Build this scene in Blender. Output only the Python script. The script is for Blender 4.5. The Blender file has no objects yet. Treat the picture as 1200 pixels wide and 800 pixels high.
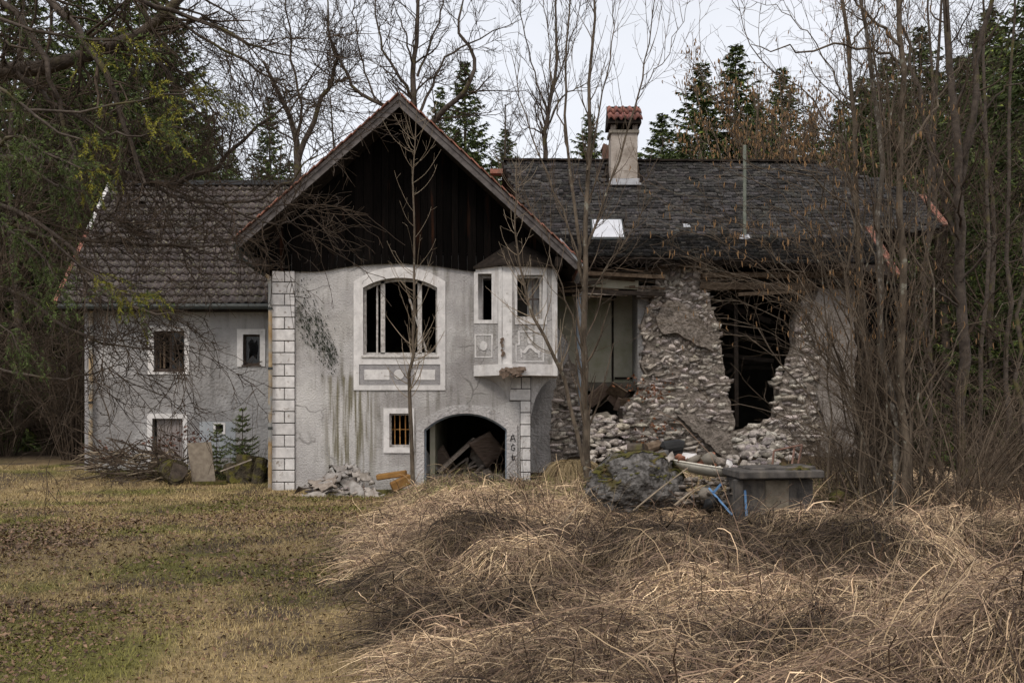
import bpy, bmesh, math, random
import numpy as np
from mathutils import Vector, Matrix
random.seed(7)
S = bpy.context.scene
C = S.collection
# ---------------------------------------------------------------- camera
F, CX, HY, CH = 1167.0, 600.0, 490.0, 1.7
cam = bpy.data.objects.new('camera', bpy.data.cameras.new('camera'))
C.objects.link(cam)
cam.data.lens = 35; cam.data.sensor_width = 36
cam.data.shift_y = 90 / 1200
cam.data.clip_start = 0.1; cam.data.clip_end = 3000
cam.location = (0, 0, CH); cam.rotation_euler = (math.radians(90), 0, 0)
S.camera = cam
# ---------------------------------------------------------------- overcast sky, soft sun
EL, AZ = math.radians(48), math.radians(-35)      # sun high behind the camera, to the left
w = bpy.data.worlds.new("World"); S.world = w; w.use_nodes = True
nt = w.node_tree; nt.nodes.clear()
out = nt.nodes.new('ShaderNodeOutputWorld'); add = nt.nodes.new('ShaderNodeAddShader')
b1 = nt.nodes.new('ShaderNodeBackground'); b2 = nt.nodes.new('ShaderNodeBackground')
sky = nt.nodes.new('ShaderNodeTexSky'); sky.sky_type = 'NISHITA'; sky.sun_disc = False
sky.sun_elevation = EL; sky.sun_rotation = math.pi + AZ; sky.dust_density = 5
b1.inputs[1].default_value = 0.05
tc = nt.nodes.new('ShaderNodeTexCoord'); nz = nt.nodes.new('ShaderNodeTexNoise'); nz.inputs['Scale'].default_value = 2.2
nz.inputs['Detail'].default_value = 5
mp = nt.nodes.new('ShaderNodeMapping'); mp.inputs['Scale'].default_value = (1, 1, 2.5)
cr = nt.nodes.new('ShaderNodeValToRGB')
cr.color_ramp.elements[0].position = .35; cr.color_ramp.elements[0].color = (.61, .612, .63, 1)
cr.color_ramp.elements[1].position = .7; cr.color_ramp.elements[1].color = (.725, .722, .735, 1)
L = nt.links.new
L(tc.outputs['Generated'], mp.inputs[0]); L(mp.outputs[0], nz.inputs['Vector']); L(nz.outputs[0], cr.inputs[0])
L(cr.outputs[0], b2.inputs[0]); b2.inputs[1].default_value = 1.20
L(sky.outputs[0], b1.inputs[0]); L(b1.outputs[0], add.inputs[0]); L(b2.outputs[0], add.inputs[1]); L(add.outputs[0], out.inputs[0])
sl = bpy.data.lights.new('sun', 'SUN'); sl.energy = 1.5; sl.angle = math.radians(14); sl.color = (1, .92, .82)
so = bpy.data.objects.new('sun', sl); C.objects.link(so)
sd = Vector((math.sin(AZ) * math.cos(EL), -math.cos(AZ) * math.cos(EL), math.sin(EL)))
so.rotation_euler = sd.to_track_quat('Z', 'Y').to_euler()
S.view_settings.view_transform = 'Standard'; S.view_settings.look = 'None'
S.view_settings.exposure = 0; S.view_settings.gamma = 1
S.cycles.max_bounces = 5; S.cycles.diffuse_bounces = 3; S.cycles.glossy_bounces = 2; S.cycles.transparent_max_bounces = 6

# ---------------------------------------------------------------- helpers
def P(px, py, Y): return Vector(((px - CX) * Y / F, Y, CH + (HY - py) * Y / F))
def X(px, Y): return (px - CX) * Y / F
def Z(py, Y): return CH + (HY - py) * Y / F
ROOT = {}
def thing(name, label, cat, loc=(0, 0, 0), group=None):
    o = bpy.data.objects.new(name, None); C.objects.link(o)
    o.empty_display_size = .2
    o.location = loc; o['label'] = label; o['category'] = cat
    if group: o['group'] = group
    ROOT[o.name] = Vector(loc)
    return o
def tag(o, label, cat, group=None, kind=None):
    o['label'] = label; o['category'] = cat
    if group: o['group'] = group
    if kind: o['kind'] = kind
    return o
def par(o, p):
    if p is not None:
        o.parent = p
        if p.name in ROOT: o.matrix_parent_inverse = Matrix.Translation(-ROOT[p.name])
    return o
def link(name, me, mat=None, parent=None, kind=None):
    o = bpy.data.objects.new(name, me); C.objects.link(o)
    if mat is not None and not me.materials: me.materials.append(mat)
    if kind: o['kind'] = kind
    return par(o, parent)
def npmesh(name, V, Fs, col=None, smooth=False):
    """V [n,3]; Fs list of int arrays [m,k]; col [n,3]"""
    V = np.asarray(V, dtype=np.float32)
    if not isinstance(Fs, list): Fs = [Fs]
    Fs = [np.asarray(f, dtype=np.int32) for f in Fs if len(f)]
    me = bpy.data.meshes.new(name)
    me.vertices.add(len(V)); me.vertices.foreach_set('co', V.ravel())
    idx = np.concatenate([f.ravel() for f in Fs])
    tot = np.concatenate([np.full(len(f), f.shape[1], np.int32) for f in Fs])
    st = np.concatenate([[0], np.cumsum(tot)[:-1]]).astype(np.int32)
    me.loops.add(len(idx)); me.loops.foreach_set('vertex_index', idx)
    me.polygons.add(len(tot)); me.polygons.foreach_set('loop_start', st)
    if smooth: me.polygons.foreach_set('use_smooth', np.ones(len(tot), bool))
    if col is not None:
        a = me.attributes.new('col', 'FLOAT_COLOR', 'POINT')
        c = np.ones((len(V), 4), np.float32); c[:, :3] = col
        a.data.foreach_set('color', c.ravel())
    me.update(calc_edges=True)
    return me
class MB:
    def __init__(s): s.v = []; s.f = []
    def addv(s, vs, fs):
        n = len(s.v); s.v += [tuple(x) for x in vs]; s.f += [tuple(i + n for i in f) for f in fs]; return s
    def box(s, c, d, R=None):
        c = Vector(c); vs = []
        for k in range(8):
            q = Vector(((k & 1) - .5, ((k >> 1) & 1) - .5, ((k >> 2) & 1) - .5))
            q = Vector((q.x * d[0], q.y * d[1], q.z * d[2]))
            if R is not None: q = R @ q
            vs.append(c + q)
        return s.addv(vs, [(0, 2, 3, 1), (4, 5, 7, 6), (0, 1, 5, 4), (2, 6, 7, 3), (0, 4, 6, 2), (1, 3, 7, 5)])
    def bar(s, a, b, w, h, up=(0, 0, 1)):
        """box along a-b; w across, h along up"""
        a = Vector(a); b = Vector(b); d = b - a; l = d.length; d.normalize()
        u = Vector(up); x = d.cross(u)
        if x.length < 1e-4: x = d.cross(Vector((0, 1, 0)))
        x.normalize(); u = x.cross(d)
        R = Matrix((x, d, u)).transposed()
        return s.box((a + b) / 2, (w, l, h), R)
    def tube(s, pts, r, n=8, caps=True):
        pts = [Vector(p) for p in pts]; rs = r if isinstance(r, (list, tuple)) else [r] * len(pts)
        b = len(s.v); k = len(pts)
        t = (pts[-1] - pts[0]).normalized(); ref = Vector((0, 0, 1)) if abs(t.z) < .9 else Vector((1, 0, 0))
        for i, p in enumerate(pts):
            t = (pts[min(i + 1, k - 1)] - pts[max(i - 1, 0)]).normalized()
            x = t.cross(ref).normalized(); y = t.cross(x)
            for j in range(n):
                a = 2 * math.pi * j / n; s.v.append(tuple(p + (x * math.cos(a) + y * math.sin(a)) * rs[i]))
        for i in range(k - 1):
            for j in range(n):
                s.f.append((b + i * n + j, b + i * n + (j + 1) % n, b + (i + 1) * n + (j + 1) % n, b + (i + 1) * n + j))
        if caps:
            s.f.append(tuple(b + j for j in range(n))[::-1]); s.f.append(tuple(b + (k - 1) * n + j for j in range(n)))
        return s
    def mesh(s, name='m', smooth=False):
        me = bpy.data.meshes.new(name); me.from_pydata(s.v, [], s.f)
        if smooth: me.polygons.foreach_set('use_smooth', [True] * len(me.polygons))
        me.update(); return me
    def build(s, name, mat, parent=None, kind=None, bevel=0, smooth=False):
        me = s.mesh(name, smooth)
        if bevel:
            bm = bmesh.new(); bm.from_mesh(me)
            bmesh.ops.bevel(bm, geom=bm.edges[:], offset=bevel, segments=1, affect='EDGES', profile=.5)
            bm.to_mesh(me); bm.free()
        return link(name, me, mat, parent, kind)
def extr(name, outer, holes, mat, parent=None, Y=0., th=.3, org=None, U=None, kind=None):
    """flat polygon (u,v) with holes, extruded backwards by th; default frame: u = world x, v = world z, front at Y"""
    cu = bpy.data.curves.new('tmp', 'CURVE'); cu.dimensions = '2D'; cu.fill_mode = 'BOTH'; cu.extrude = th / 2
    for poly in [outer] + list(holes):
        sp = cu.splines.new('POLY'); sp.points.add(len(poly) - 1)
        for i, q in enumerate(poly): sp.points[i].co = (q[0], q[1], 0, 1)
        sp.use_cyclic_u = True
    ob = bpy.data.objects.new('tmp', cu); C.objects.link(ob)
    me = bpy.data.meshes.new_from_object(ob); bpy.data.objects.remove(ob)
    org = Vector(org) if org is not None else Vector((0, Y, 0))
    U = Vector(U).normalized() if U is not None else Vector((1, 0, 0))
    N = Vector((0, 0, 1)).cross(U)          # points away from the viewer
    n = len(me.vertices); co = np.zeros(n * 3, np.float32); me.vertices.foreach_get('co', co); co = co.reshape(-1, 3)
    o = np.array(org)[None] + co[:, :1] * np.array(U)[None] + co[:, 1:2] * np.array([[0, 0, 1]]) + (th / 2 - co[:, 2:3]) * np.array(N)[None]
    me.vertices.foreach_set('co', o.astype(np.float32).ravel())
    me.name = name; me.update()
    return link(name, me, mat, parent, kind)
def W(pts, Y): return [(X(a, Y), Z(b, Y)) for a, b in pts]
def rect(x0, y0, x1, y1): return [(x0, y0), (x1, y0), (x1, y1), (x0, y1)]
def jag(pts, amp=1.5, step=5, seed=1, skip=()):
    r = random.Random(seed); o = []
    for i in range(len(pts)):
        a = pts[i]; b = pts[(i + 1) % len(pts)]; o.append(a)
        if i in skip: continue
        l = math.hypot(b[0] - a[0], b[1] - a[1]); n = int(l / step)
        for k in range(1, n):
            t = (k + r.uniform(-.3, .3)) / n
            o.append((a[0] + (b[0] - a[0]) * t + r.uniform(-amp, amp), a[1] + (b[1] - a[1]) * t + r.uniform(-amp, amp)))
    return o
def arch(x0, x1, ytop, yspring, ybot, n=12):
    """opening outline in pixels with a segmental arch top"""
    pts = [(x0, ybot)]
    for k in range(n + 1):
        t = k / n; u = 2 * t - 1
        pts.append((x0 + (x1 - x0) * t, yspring - (yspring - ytop) * (1 - abs(u) ** 2.2)))
    pts.append((x1, ybot)); return pts
def inside(px, py, poly):
    c = False; n = len(poly); j = n - 1
    for i in range(n):
        xi, yi = poly[i]; xj, yj = poly[j]
        if (yi > py) != (yj > py) and px < (xj - xi) * (py - yi) / (yj - yi) + xi: c = not c
        j = i
    return c
# value noise in numpy
def vn(x, y, sc, seed):
    g = np.random.RandomState(seed).rand(64, 64)
    x = np.asarray(x, float) / sc + 1000.3; y = np.asarray(y, float) / sc + 1000.7
    i = np.floor(x).astype(int); j = np.floor(y).astype(int); u = x - i; v = y - j
    u = u * u * (3 - 2 * u); v = v * v * (3 - 2 * v); i0 = i % 64; i1 = (i + 1) % 64; j0 = j % 64; j1 = (j + 1) % 64
    return (g[i0, j0] * (1 - u) + g[i1, j0] * u) * (1 - v) + (g[i0, j1] * (1 - u) + g[i1, j1] * u) * v
def fb(x, y, sc, seed, o=3):
    r = 0; a = 1; t = 0
    for k in range(o): r = r + a * vn(x, y, sc / 2 ** k, seed + k); t += a; a *= .55
    return r / t
def sm(t): t = np.clip(t, 0, 1); return t * t * (3 - 2 * t)
def mound(x, Y):
    xe = np.interp(Y, [5, 8, 13, 20], [-1.1, -1.8, -2.9, -2.9])
    return sm((x - xe) / 2.0)
def terrain(x, Y):
    x = np.asarray(x, float); Y = np.asarray(Y, float)
    z = .4 * sm((Y - 22) / 4) + np.maximum(Y - 27, 0) * .03
    m = mound(x, Y)
    h = np.interp(Y, [0, 6, 10, 15, 16.5, 19, 22, 24.5, 30, 60], [.40, .36, .22, .07, .20, .38, .38, .5, .3, 0])
    h = h * (1 - sm((Y - 21.3) / 1.4) * (1 - sm((x - .9) / .6)) * .75)
    h = h * (1 - .9 * sm((x - 9) / 4) * (Y > 0)) + 0
    tus = (np.maximum(fb(x, Y, 1.9, 5) - .41, 0) * 1.65 - .15 + np.maximum(vn(x, Y, .75, 8) - .55, 0) * .38) * (Y < 22) * np.interp(Y, [5, 9, 16, 20], [1, 1, .45, .25])
    z = z + m * (h + tus)
    for (cx_, cy_, rx2, ry2, dz) in ((3.35, 12.2, 1.1, 1.3, .34), (3.9, 14.2, 1.5, 1.8, .58), (2.1, 15.6, 1.2, 1.3, .16), (.0, 20.5, 1.6, 2.0, .12)):
        z = z - dz * np.exp(-((x - cx_) / rx2) ** 2 - ((Y - cy_) / ry2) ** 2)
    z = z + (fb(x, Y, 1.3, 9) - .5) * .06 + (fb(x, Y, 30, 12) - .5) * np.interp(Y, [30, 80], [0, 6])
    return z
def tz(x, Y): return float(terrain(np.array([x]), np.array([Y]))[0])

# ---------------------------------------------------------------- materials
MATS = {}
def mat(name, c1, c2=None, scale=6., detail=5., rough=.85, bump=.0, bscale=40., c3=None, attr=False, stretch=None,
        rnd=.0, streak=None, drip=None, crack=None, lo=.35, hi=.65, spec=.15, dist=.01, patch=None, metal=0.):
    m = bpy.data.materials.new(name); m.use_nodes = True; n = m.node_tree; N = n.nodes; K = n.links.new
    b = N['Principled BSDF']; b.inputs['Roughness'].default_value = rough; b.inputs['Specular IOR Level'].default_value = spec
    b.inputs['Metallic'].default_value = metal
    g = N.new('ShaderNodeNewGeometry'); vec = g.outputs['Position']
    if stretch:
        q = N.new('ShaderNodeMapping'); q.inputs['Scale'].default_value = stretch; K(vec, q.inputs[0]); vec = q.outputs[0]
    nz = N.new('ShaderNodeTexNoise'); nz.inputs['Scale'].default_value = scale; nz.inputs['Detail'].default_value = detail
    nz.inputs['Roughness'].default_value = .62; K(vec, nz.inputs['Vector'])
    r = N.new('ShaderNodeValToRGB'); r.color_ramp.elements[0].position = lo; r.color_ramp.elements[1].position = hi
    c2 = c2 or c1
    r.color_ramp.elements[0].color = (*c1, 1); r.color_ramp.elements[1].color = (*c2, 1)
    if c3: e = r.color_ramp.elements.new((lo + hi) / 2); e.color = (*c3, 1)
    K(nz.outputs[0], r.inputs[0]); col = r.outputs[0]
    def mix(a, bb, fac, mode='MULTIPLY'):
        x = N.new('ShaderNodeMix'); x.data_type = 'RGBA'; x.blend_type = mode
        if isinstance(fac, (int, float)): x.inputs[0].default_value = fac
        else: K(fac, x.inputs[0])
        for s_, v in ((6, a), (7, bb)):
            if isinstance(v, tuple): x.inputs[s_].default_value = (*v, 1)
            else: K(v, x.inputs[s_])
        return x.outputs[2]
    def noise(sc, st=None, lo=.4, hi=.6, det=4., seedoff=0.):
        v = g.outputs['Position']
        q = N.new('ShaderNodeMapping'); q.inputs['Scale'].default_value = st or (1, 1, 1); q.inputs['Location'].default_value = (seedoff, seedoff, seedoff); K(v, q.inputs[0])
        z = N.new('ShaderNodeTexNoise'); z.inputs['Scale'].default_value = sc; z.inputs['Detail'].default_value = det; K(q.outputs[0], z.inputs['Vector'])
        mr = N.new('ShaderNodeMapRange'); mr.inputs[1].default_value = lo; mr.inputs[2].default_value = hi; K(z.outputs[0], mr.inputs[0])
        return mr.outputs[0]
    if streak:   # (colour, strength, lo, hi)  vertical run-off stains
        f = noise(7, (1, 1, .09), streak[2], streak[3]); f2 = noise(1.3, None, .4, .62, seedoff=5.)
        mu = N.new('ShaderNodeMath'); mu.operation = 'MULTIPLY'; K(f, mu.inputs[0]); K(f2, mu.inputs[1])
        mu2 = N.new('ShaderNodeMath'); mu2.operation = 'MULTIPLY'; K(mu.outputs[0], mu2.inputs[0]); mu2.inputs[1].default_value = streak[1]
        col = mix(col, streak[0], mu2.outputs[0], 'MIX')
    if drip:     # (colour, x0, x1, z0, z1): run-off stain in one place
        sx = N.new('ShaderNodeSeparateXYZ'); K(g.outputs['Position'], sx.inputs[0])
        def ramp(sock, a0, a1, b1, b0):
            u1 = N.new('ShaderNodeMapRange'); u1.inputs[1].default_value = a0; u1.inputs[2].default_value = a1; K(sock, u1.inputs[0])
            u2 = N.new('ShaderNodeMapRange'); u2.inputs[1].default_value = b0; u2.inputs[2].default_value = b1; K(sock, u2.inputs[0])
            m3 = N.new('ShaderNodeMath'); m3.operation = 'MULTIPLY'; K(u1.outputs[0], m3.inputs[0]); K(u2.outputs[0], m3.inputs[1]); return m3.outputs[0]
        _, X0, X1, Z0, Z1 = drip
        m1 = N.new('ShaderNodeMath'); m1.operation = 'MULTIPLY'; K(ramp(sx.outputs[0], X0, X0 + .3, X1 - .3, X1), m1.inputs[0]); K(ramp(sx.outputs[2], Z0, Z0 + .9, Z1 - .1, Z1), m1.inputs[1])
        m2 = N.new('ShaderNodeMath'); m2.operation = 'MULTIPLY'; K(m1.outputs[0], m2.inputs[0]); K(noise(11, (1, 1, .05), .44, .58, seedoff=3.), m2.inputs[1])
        col = mix(col, drip[0], m2.outputs[0], 'MIX')
    if patch:    # (colour, scale, lo, hi)
        col = mix(col, patch[0], noise(patch[1], None, patch[2], patch[3], seedoff=11.), 'MIX')
    if crack:
        q = N.new('ShaderNodeTexNoise'); q.inputs['Scale'].default_value = 2.5; K(g.outputs['Position'], q.inputs['Vector'])
        va = N.new('ShaderNodeMix'); va.data_type = 'VECTOR'; va.inputs[0].default_value = .25; K(g.outputs['Position'], va.inputs[4]); K(q.outputs['Color'], va.inputs[5])
        vo = N.new('ShaderNodeTexVoronoi'); vo.feature = 'DISTANCE_TO_EDGE'; vo.inputs['Scale'].default_value = crack; K(va.outputs[1], vo.inputs['Vector'])
        mr = N.new('ShaderNodeMapRange'); mr.inputs[1].default_value = .004; mr.inputs[2].default_value = .012; mr.inputs[3].default_value = 1; mr.inputs[4].default_value = 0; K(vo.outputs['Distance'], mr.inputs[0])
        m5 = N.new('ShaderNodeMath'); m5.operation = 'MULTIPLY'; K(mr.outputs[0], m5.inputs[0]); K(noise(.9, None, .5, .58, seedoff=21.), m5.inputs[1])
        col = mix(col, (.27, .26, .25), m5.outputs[0], 'MIX'); col = mix(col, (.78, .77, .76), noise(.55, None, .5, .56, det=8, seedoff=31.))
    if attr:
        a = N.new('ShaderNodeAttribute'); a.attribute_name = 'col'; col = mix(col, a.outputs['Color'], 1.)
    if rnd:
        oi = N.new('ShaderNodeObjectInfo'); mr = N.new('ShaderNodeMapRange'); mr.inputs[3].default_value = 1 - rnd; mr.inputs[4].default_value = 1 + rnd
        K(oi.outputs['Random'], mr.inputs[0]); cc = N.new('ShaderNodeCombineColor')
        for i in range(3): K(mr.outputs[0], cc.inputs[i])
        col = mix(col, cc.outputs[0], 1.)
    K(col, b.inputs['Base Color'])
    if bump:
        z = N.new('ShaderNodeTexNoise'); z.inputs['Scale'].default_value = bscale; z.inputs['Detail'].default_value = 4; K(vec, z.inputs['Vector'])
        bp = N.new('ShaderNodeBump'); bp.inputs['Strength'].default_value = bump; bp.inputs['Distance'].default_value = dist
        K(z.outputs[0], bp.inputs['Height']); K(bp.outputs[0], b.inputs['Normal'])
    MATS[name] = m; return m
m_plaster = mat('rough_plaster', (.38, .365, .36), (.53, .515, .50), 1.1, crack=.8, bump=.9, bscale=24, dist=.03, drip=((.17, .155, .11), X(375, 23), X(446, 23), Z(578, 23), Z(438, 23)), streak=((.13, .12, .09), .85, .5, .72), patch=((.22, .2, .19), 26, .6, .85))
m_plaster3 = mat('pale_band_plaster', (.39, .375, .37), (.52, .50, .49), 2.1, bump=1., bscale=17, dist=.04, streak=((.16, .14, .12), .7, .5, .72))
m_plaster2 = mat('grey_plaster', (.29, .285, .285), (.39, .38, .375), .9, crack=.7, bump=.9, bscale=17, dist=.045, streak=((.13, .125, .12), .6, .5, .75))
m_white = mat('white_paint_trim', (.54, .525, .515), (.72, .70, .685), 5, bump=.4, bscale=60, dist=.004, streak=((.25, .2, .16), .6, .58, .75), patch=((.3, .27, .24), 14, .64, .8))
m_quoin = mat('quoin_paint', (.50, .485, .475), (.68, .66, .645), 6, bump=.5, bscale=45, dist=.006, rnd=.07, patch=((.25, .21, .18), 9, .62, .74))
m_mortar = mat('dark_joint', (.07, .065, .06), (.12, .11, .10), 30)
m_greypanel = mat('grey_panel_render', (.26, .25, .255), (.34, .33, .33), 8, bump=1., bscale=40, dist=.02)
m_board = mat('charred_boards', (.0025, .0022, .002), (.0065, .005, .0045), 5, stretch=(9, 9, .5), bump=.5, bscale=30, streak=((.07, .026, .012), .5, .58, .8), rnd=.5, spec=.04)
m_barge = mat('weathered_bargeboard', (.075, .066, .064), (.15, .135, .13), 6, bump=.5, bscale=50, dist=.004)
m_darkwood = mat('dark_soffit_wood', (.018, .015, .013), (.038, .03, .025), 10, bump=.3, spec=.05)
m_wood = mat('old_brown_wood', (.09, .062, .042), (.20, .15, .105), 9, bump=.6, bscale=60, rnd=.35, stretch=(1, 1, 1))
m_greywood = mat('grey_wood', (.16, .13, .11), (.30, .26, .22), 12, bump=.5, bscale=60, rnd=.3)
m_redtile = mat('red_tile', (.20, .085, .06), (.34, .16, .12), 8, bump=.4, bscale=40, patch=((.10, .09, .07), 6, .5, .7), rnd=.25)
m_tile = mat('brown_roof_tile', (.030, .024, .022), (.078, .062, .058), 14, bump=.35, bscale=60, attr=True, patch=((.17, .16, .09), 16, .56, .74), spec=.35, rough=.6)
m_shingle = mat('tar_shingle', (.021, .0205, .021), (.066, .063, .061), 18, bump=1., bscale=45, dist=.02, attr=True, patch=((.11, .098, .085), 16, .56, .74))
m_stone = mat('wall_stone', (.24, .21, .185), (.55, .50, .45), 10, bump=1., bscale=34, dist=.03, attr=True, patch=((.12, .10, .085), 8, .56, .7))
m_mort = mat('lime_mortar_core', (.10, .085, .07), (.30, .26, .225), 9, bump=1., bscale=18, dist=.06)
m_conc = mat('dark_concrete', (.045, .042, .040), (.11, .10, .092), 5, bump=.6, bscale=35, streak=((.22, .19, .15), .7, .5, .75))
m_conc2 = mat('light_concrete', (.16, .145, .12), (.25, .225, .19), 5, bump=.6, bscale=35)
m_rubble = mat('pale_rubble', (.22, .195, .17), (.42, .385, .35), 6, bump=.6, bscale=30, attr=True)
m_metal = mat('grey_metal', (.30, .31, .33), (.42, .43, .45), 6, rough=.5)
m_gutter = mat('dark_gutter', (.03, .035, .035), (.06, .065, .06), 6, rough=.5)
m_pipe = mat('tan_pipe', (.26, .17, .08), (.40, .31, .19), 4, rough=.6, patch=((.25, .25, .24), 2.5, .45, .6))
m_palepipe = mat('pale_green_pipe', (.12, .135, .11), (.20, .215, .18), 6)
m_skyl = mat('pale_skylight_pane', (.50, .52, .56), (.58, .60, .64), 3, rough=.25)  # pale blue-grey tone over the whole skylight pane
m_bluemetal = mat('flaked_blue_metal', (.16, .21, .27), (.30, .31, .32), 12)
m_frame = mat('peeling_white_frame', (.34, .32, .30), (.58, .56, .53), 14, bump=.5, bscale=60, patch=((.14, .11, .09), 11, .55, .75))
m_bframe = mat('brown_frame', (.04, .03, .025), (.09, .07, .06), 10)
m_rust = mat('rusty_bars', (.20, .09, .03), (.42, .24, .09), 9)
m_cream = mat('cream_wall', (.36, .345, .26), (.50, .475, .39), 2, patch=((.22, .24, .11), 1.2, .5, .8))
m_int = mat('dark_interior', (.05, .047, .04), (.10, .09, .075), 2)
m_moss = mat('moss', (.035, .036, .012), (.105, .095, .024), 14, bump=.8, bscale=50, dist=.03, patch=((.10, .07, .035), 6, .5, .65))
m_rock = mat('lichened_rock', (.045, .042, .038), (.19, .18, .172), 9, bump=1., bscale=14, dist=.08, lo=.38, hi=.64, patch=((.075, .062, .025), 2.2, .56, .64))
m_mossbark = mat('mossy_bark', (.03, .025, .018), (.085, .07, .045), 7, bump=1., bscale=22, dist=.05, patch=((.10, .09, .022), 4, .5, .6))
m_bark = mat('grey_brown_bark', (.055, .043, .032), (.145, .115, .085), 9, stretch=(1, 1, .35), bump=.7, bscale=30, dist=.02, patch=((.22, .21, .17), 7, .62, .7))
m_barkd = mat('dark_bark', (.045, .036, .03), (.10, .08, .065), 9, bump=.6, bscale=30, dist=.02, patch=((.09, .08, .03), 3, .55, .7))
m_twig = mat('twig', (.050, .037, .026), (.16, .122, .088), 3)
m_twigd = mat('dark_twig', (.032, .024, .018), (.088, .064, .045), 4)
m_twigp = mat('pale_twig', (.19, .15, .105), (.32, .26, .19), 5)
m_green = mat('spruce_needles', (.6, .6, .6), (1.3, 1.3, 1.3), 1.2, attr=True, rough=.7)
m_blade = mat('dry_and_green_blades', (.8, .8, .8), (1.15, 1.15, 1.15), 2., attr=True, rough=.7)
m_ground = mat('soil_and_turf', (.6, .6, .6), (1.25, 1.25, 1.25), 9., attr=True, bump=1., bscale=18, dist=.05)
m_leaf = mat('dead_leaf', (.8, .8, .8), (1.2, 1.2, 1.2), 8., attr=True, rough=.6)
m_catkin = mat('catkin', (.15, .088, .045), (.29, .175, .085), 5)
m_orange = mat('orange_cushion', (.19, .10, .035), (.30, .165, .055), 6, bump=.3, bscale=80)
m_card = mat('cardboard', (.34, .24, .15), (.44, .33, .22), 6)
m_black = mat('black_plastic', (.012, .012, .012), (.025, .025, .025), 6, rough=.5)
m_blue = mat('blue_plastic', (.08, .17, .33), (.13, .25, .42), 6, rough=.5)
m_cabinet = mat('brown_laminate', (.10, .07, .055), (.20, .15, .12), 5, stretch=(1, 1, 7), rough=.5)
m_enamel = mat('cream_enamel', (.45, .42, .34), (.68, .65, .57), 4, rough=.4)
m_brick = mat('broken_brick', (.18, .075, .045), (.32, .15, .10), 9, bump=.5, attr=False)
m_paint = mat('black_spray_paint', (.012, .012, .012), (.03, .03, .03), 9)
m_peel = mat('exposed_brown_core', (.10, .07, .05), (.25, .19, .15), 16, bump=.4, bscale=40, dist=.01)
gm = bpy.data.materials.new('window_glass'); gm.use_nodes = True
gb = gm.node_tree.nodes['Principled BSDF']; gb.inputs['Base Color'].default_value = (.02, .022, .024, 1); gb.inputs['Roughness'].default_value = .06
gb.inputs['Alpha'].default_value = .55
# ---------------------------------------------------------------- ground
def axis(a, b, fine, far, n):
    m = np.arange(a, b + 1e-6, fine)
    g = np.geomspace(fine * 2, far, n)
    return np.concatenate([(a - g)[::-1], m, b + g])
gx = axis(-13, 12, .14, 600, 26); gy = np.concatenate([[-60, -20, -8, -3, 0, 1.5], np.arange(3, 28, .14), 28 + np.geomspace(.3, 900, 30)])
GX, GY = np.meshgrid(gx, gy, indexing='ij')
GZ = terrain(GX, GY)
nx, ny = GX.shape
ids = np.arange(nx * ny).reshape(nx, ny)
gf = np.stack([ids[:-1, :-1], ids[1:, :-1], ids[1:, 1:], ids[:-1, 1:]], -1).reshape(-1, 4)
mm = mound(GX, GY).ravel()[:, None]
n1 = (fb(GX, GY, 1.3, 31) * .6 + fb(GX, GY, 3.5, 35) * .4).ravel()[:, None]; n2 = fb(GX, GY, .9, 41).ravel()[:, None]
GREEN = np.array([[.125, .118, .036]]); STRAW = np.array([[.26, .19, .10]]); BROWN = np.array([[.085, .062, .042]]); SOIL = np.array([[.060, .043, .027]])
gc = GREEN * (1 - sm((n1 - .36) / .25)) + STRAW * sm((n1 - .36) / .25)
gc = gc * (1 - sm((n2 - .5) / .2)) + BROWN * sm((n2 - .5) / .2)
gc = gc * (1 - mm) + (SOIL * 1.2 + .0) * mm
far = sm((GY.ravel()[:, None] - 26) / 5); gc = gc * (1 - far) + (BROWN * .8) * far
me = npmesh('ground', np.stack([GX.ravel(), GY.ravel(), GZ.ravel()], 1), gf, gc, smooth=True)
ground = link('ground', me, m_ground); ground['kind'] = 'structure'

# ---------------------------------------------------------------- repeated small pieces
def apply(M, V): return V @ M[:3, :3].T + M[:3, 3]
def pieces(name, variants, Ms, mat_, parent, limit=300, stuff=None, colj=.2, seed=3):
    """variants: list of (V, [F...]); Ms: 4x4 numpy matrices, biggest first. The first `limit` become parts, the rest one stuff part"""
    r = np.random.RandomState(seed); bank = []
    for k in range(24):
        V, Fs = variants[k % len(variants)]
        c = np.clip(r.normal(1, colj), .45, 1.6) * np.array([1, 1 + r.normal(0, .02), 1 + r.normal(0, .035)])
        bank.append(npmesh(name, V, Fs, np.tile(c, (len(V), 1)))); bank[-1].materials.append(mat_)
    for M in Ms[:limit]:
        o = bpy.data.objects.new(name, bank[r.randint(24)]); C.objects.link(o); par(o, parent)
        o.matrix_basis = Matrix(M.tolist())
    rest = Ms[limit:]
    if len(rest):
        Vs = []; Fl = {}; cs = []; n = 0
        for M in rest:
            V, Fs = variants[r.randint(len(variants))]
            Vs.append(apply(M, V)); c = np.clip(r.normal(1, colj), .45, 1.6) * np.array([1, 1 + r.normal(0, .02), 1 + r.normal(0, .035)])
            cs.append(np.tile(c, (len(V), 1)))
            for f in Fs: Fl.setdefault(f.shape[1], []).append(f + n)
            n += len(V)
        me = npmesh(stuff or name, np.concatenate(Vs), [np.concatenate(v) for v in Fl.values()], np.concatenate(cs))
        link(stuff or name, me, mat_, parent, 'stuff')
def mat4(x, y, z, t):
    M = np.eye(4); M[:3, 0] = x; M[:3, 1] = y; M[:3, 2] = z; M[:3, 3] = t; return M
def rotm(ax, a):
    return np.array(Matrix.Rotation(a, 4, Vector(ax)))
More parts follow.
